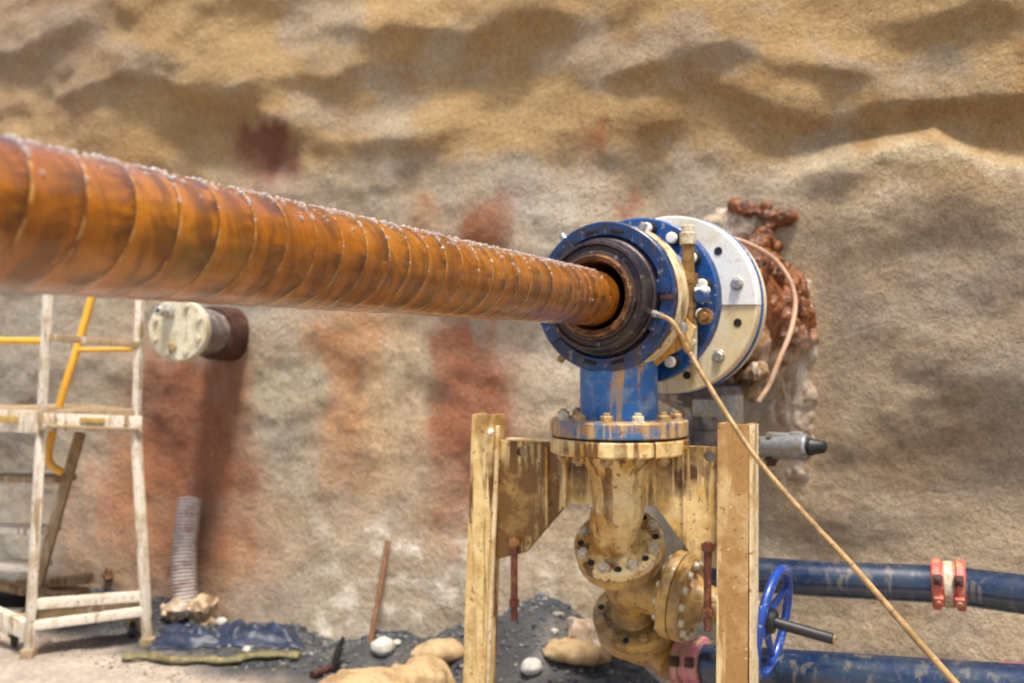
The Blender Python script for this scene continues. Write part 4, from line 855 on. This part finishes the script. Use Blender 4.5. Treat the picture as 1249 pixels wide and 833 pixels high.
# tarp
def tarp():
    c = [ground_px(178, 793), ground_px(372, 793), ground_px(360, 766), ground_px(200, 766)]; n, m_ = 70, 34; bm = B(); g = []
    for i in range(n):
        row = []
        for j in range(m_):
            u, v = i / (n - 1), j / (m_ - 1); p = c[0].lerp(c[1], u).lerp(c[3].lerp(c[2], u), v); e = min(u, 1 - u, v, 1 - v)
            p.x += .05 * mn.noise(V((u * 4, v * 4, 1))) ; p.y += .05 * mn.noise(V((u * 4, v * 4, 5)))
            h = abs(mn.noise(V((u * 6 + .5 * v, v * 3, 2)))) * .09 + abs(mn.noise(V((u * 15, v * 9, 4)))) * .03
            row.append(bm.verts.new((p.x, p.y, gz(p.x, p.y) + .006 + h * min(1, e * 6))))
        g.append(row)
    for i in range(n - 1):
        for j in range(m_ - 1): bm.faces.new((g[i][j], g[i + 1][j], g[i + 1][j + 1], g[i][j + 1]))
    o = obj('blue_tarp', bm, M['tarp'], at=ground_px(275, 785), ang=60); s = o.modifiers.new('thick', 'SOLIDIFY'); s.thickness = .004
    tag(o, 'crumpled dark blue tarp on the ground between ladder and sandbags', 'tarp')
tarp()
bm = B(); pts = [ground_px(x, y) + UP * .03 for x, y in ((150, 807), (185, 806), (215, 811), (250, 810), (275, 812), (310, 805), (340, 804), (366, 806))]; sp_ = spline(pts, 8)
tube(bm, sp_, [.032 * (1 - .35 * abs(math.sin(i * .35))) for i in range(len(sp_))], 12)
for v in bm.verts: v.co.z = gz(v.co.x, v.co.y) + max(.002, (v.co.z - gz(v.co.x, v.co.y)) * .75)
o = obj('rolled_strap', bm, M['strap'], at=pts[3]); tag(o, 'twisted olive strap lying across the dirt in front of the blue tarp', 'strap')
# planks behind the ladder
def plank(a, b, wd, h, label, mat=M['wood'], cat='plank', name='plank'):
    bm = B(); bar(bm, a, b, wd, h); o = obj(name, bm, mat, at=(a + b) / 2); return tag(o, label, cat)
plank(P(20, 712, 5.45), P(112, 705, 5.5), .10, .05, 'pale plank lying level behind the ladder legs, highest of the scrap pile')
plank(P(-40, 705, 5.3), P(70, 728, 5.35), .09, .04, 'plank sloping down to the right through the scrap behind the ladder')
plank(P(-60, 735, 5.5), P(40, 740, 5.55), .3, .19, 'dark timber baulk at the bottom of the scrap behind the ladder', M['bore'], 'timber', 'timber_baulk')  # block in the near-black bore material
plank(P(60, 732, 5.5), P(95, 738, 5.45), .2, .16, 'short timber block holding up the pale plank behind the ladder', M['step'], 'timber', 'timber_block')
plank(P(-30, 747, 5.2), P(28, 746, 5.2), .06, .03, 'pale blue grey metal strip beside the left caster of the ladder', M['zinc'], 'metal strip', 'metal_strip')
o = rock(134, 705, .05, 'rust brown lump stuck low on the wall behind the ladder', M['rod'], (1, 1, .8), 'rust_lump')
pp = wall_surf(134, 705, .0); o.location = pp

# ------------------------------------------------------------------ light, sky, camera
Ls = V((.10, -.32, .94)).normalized()                    # towards the sun
sun = bpy.data.lights.new('sun', 'SUN'); sun.energy = 1.5; sun.angle = R(10); sun.color = (1, .93, .82); so = bpy.data.objects.new('sun', sun); COL.objects.link(so)
so.rotation_euler = Ls.to_track_quat('Z', 'Y').to_euler(); so.location = (0, 0, 8)
W = bpy.data.worlds.new('World'); S.world = W; W.use_nodes = True; nt = W.node_tree; sk = nt.nodes.new('ShaderNodeTexSky'); sk.sky_type = 'NISHITA'; sk.sun_disc = False
sk.sun_elevation = math.asin(Ls.z); sk.sun_rotation = math.atan2(Ls.x, Ls.y); bg = nt.nodes['Background']; bg.inputs['Strength'].default_value = .055; sk.dust_density = 4; sk.ozone_density = .6; nt.links.new(sk.outputs[0], bg.inputs['Color'])
cam = bpy.data.cameras.new('camera'); cam.sensor_width = 36; cam.lens = F / 1249 * 36; cam.shift_y = (HY - 416.5) / 1249; cam.clip_start = .05; cam.clip_end = 300
cam.dof.use_dof = True; cam.dof.focus_distance = 1.75; cam.dof.aperture_fstop = 3.4
co = bpy.data.objects.new('camera', cam); COL.objects.link(co); co.location = (0, 0, CH); co.rotation_euler = (R(90), 0, 0); S.camera = co
S.view_settings.view_transform = 'Standard'; S.view_settings.look = 'None'; S.view_settings.gamma = 1; S.view_settings.exposure = 1.92; S.view_settings.use_curve_mapping = False
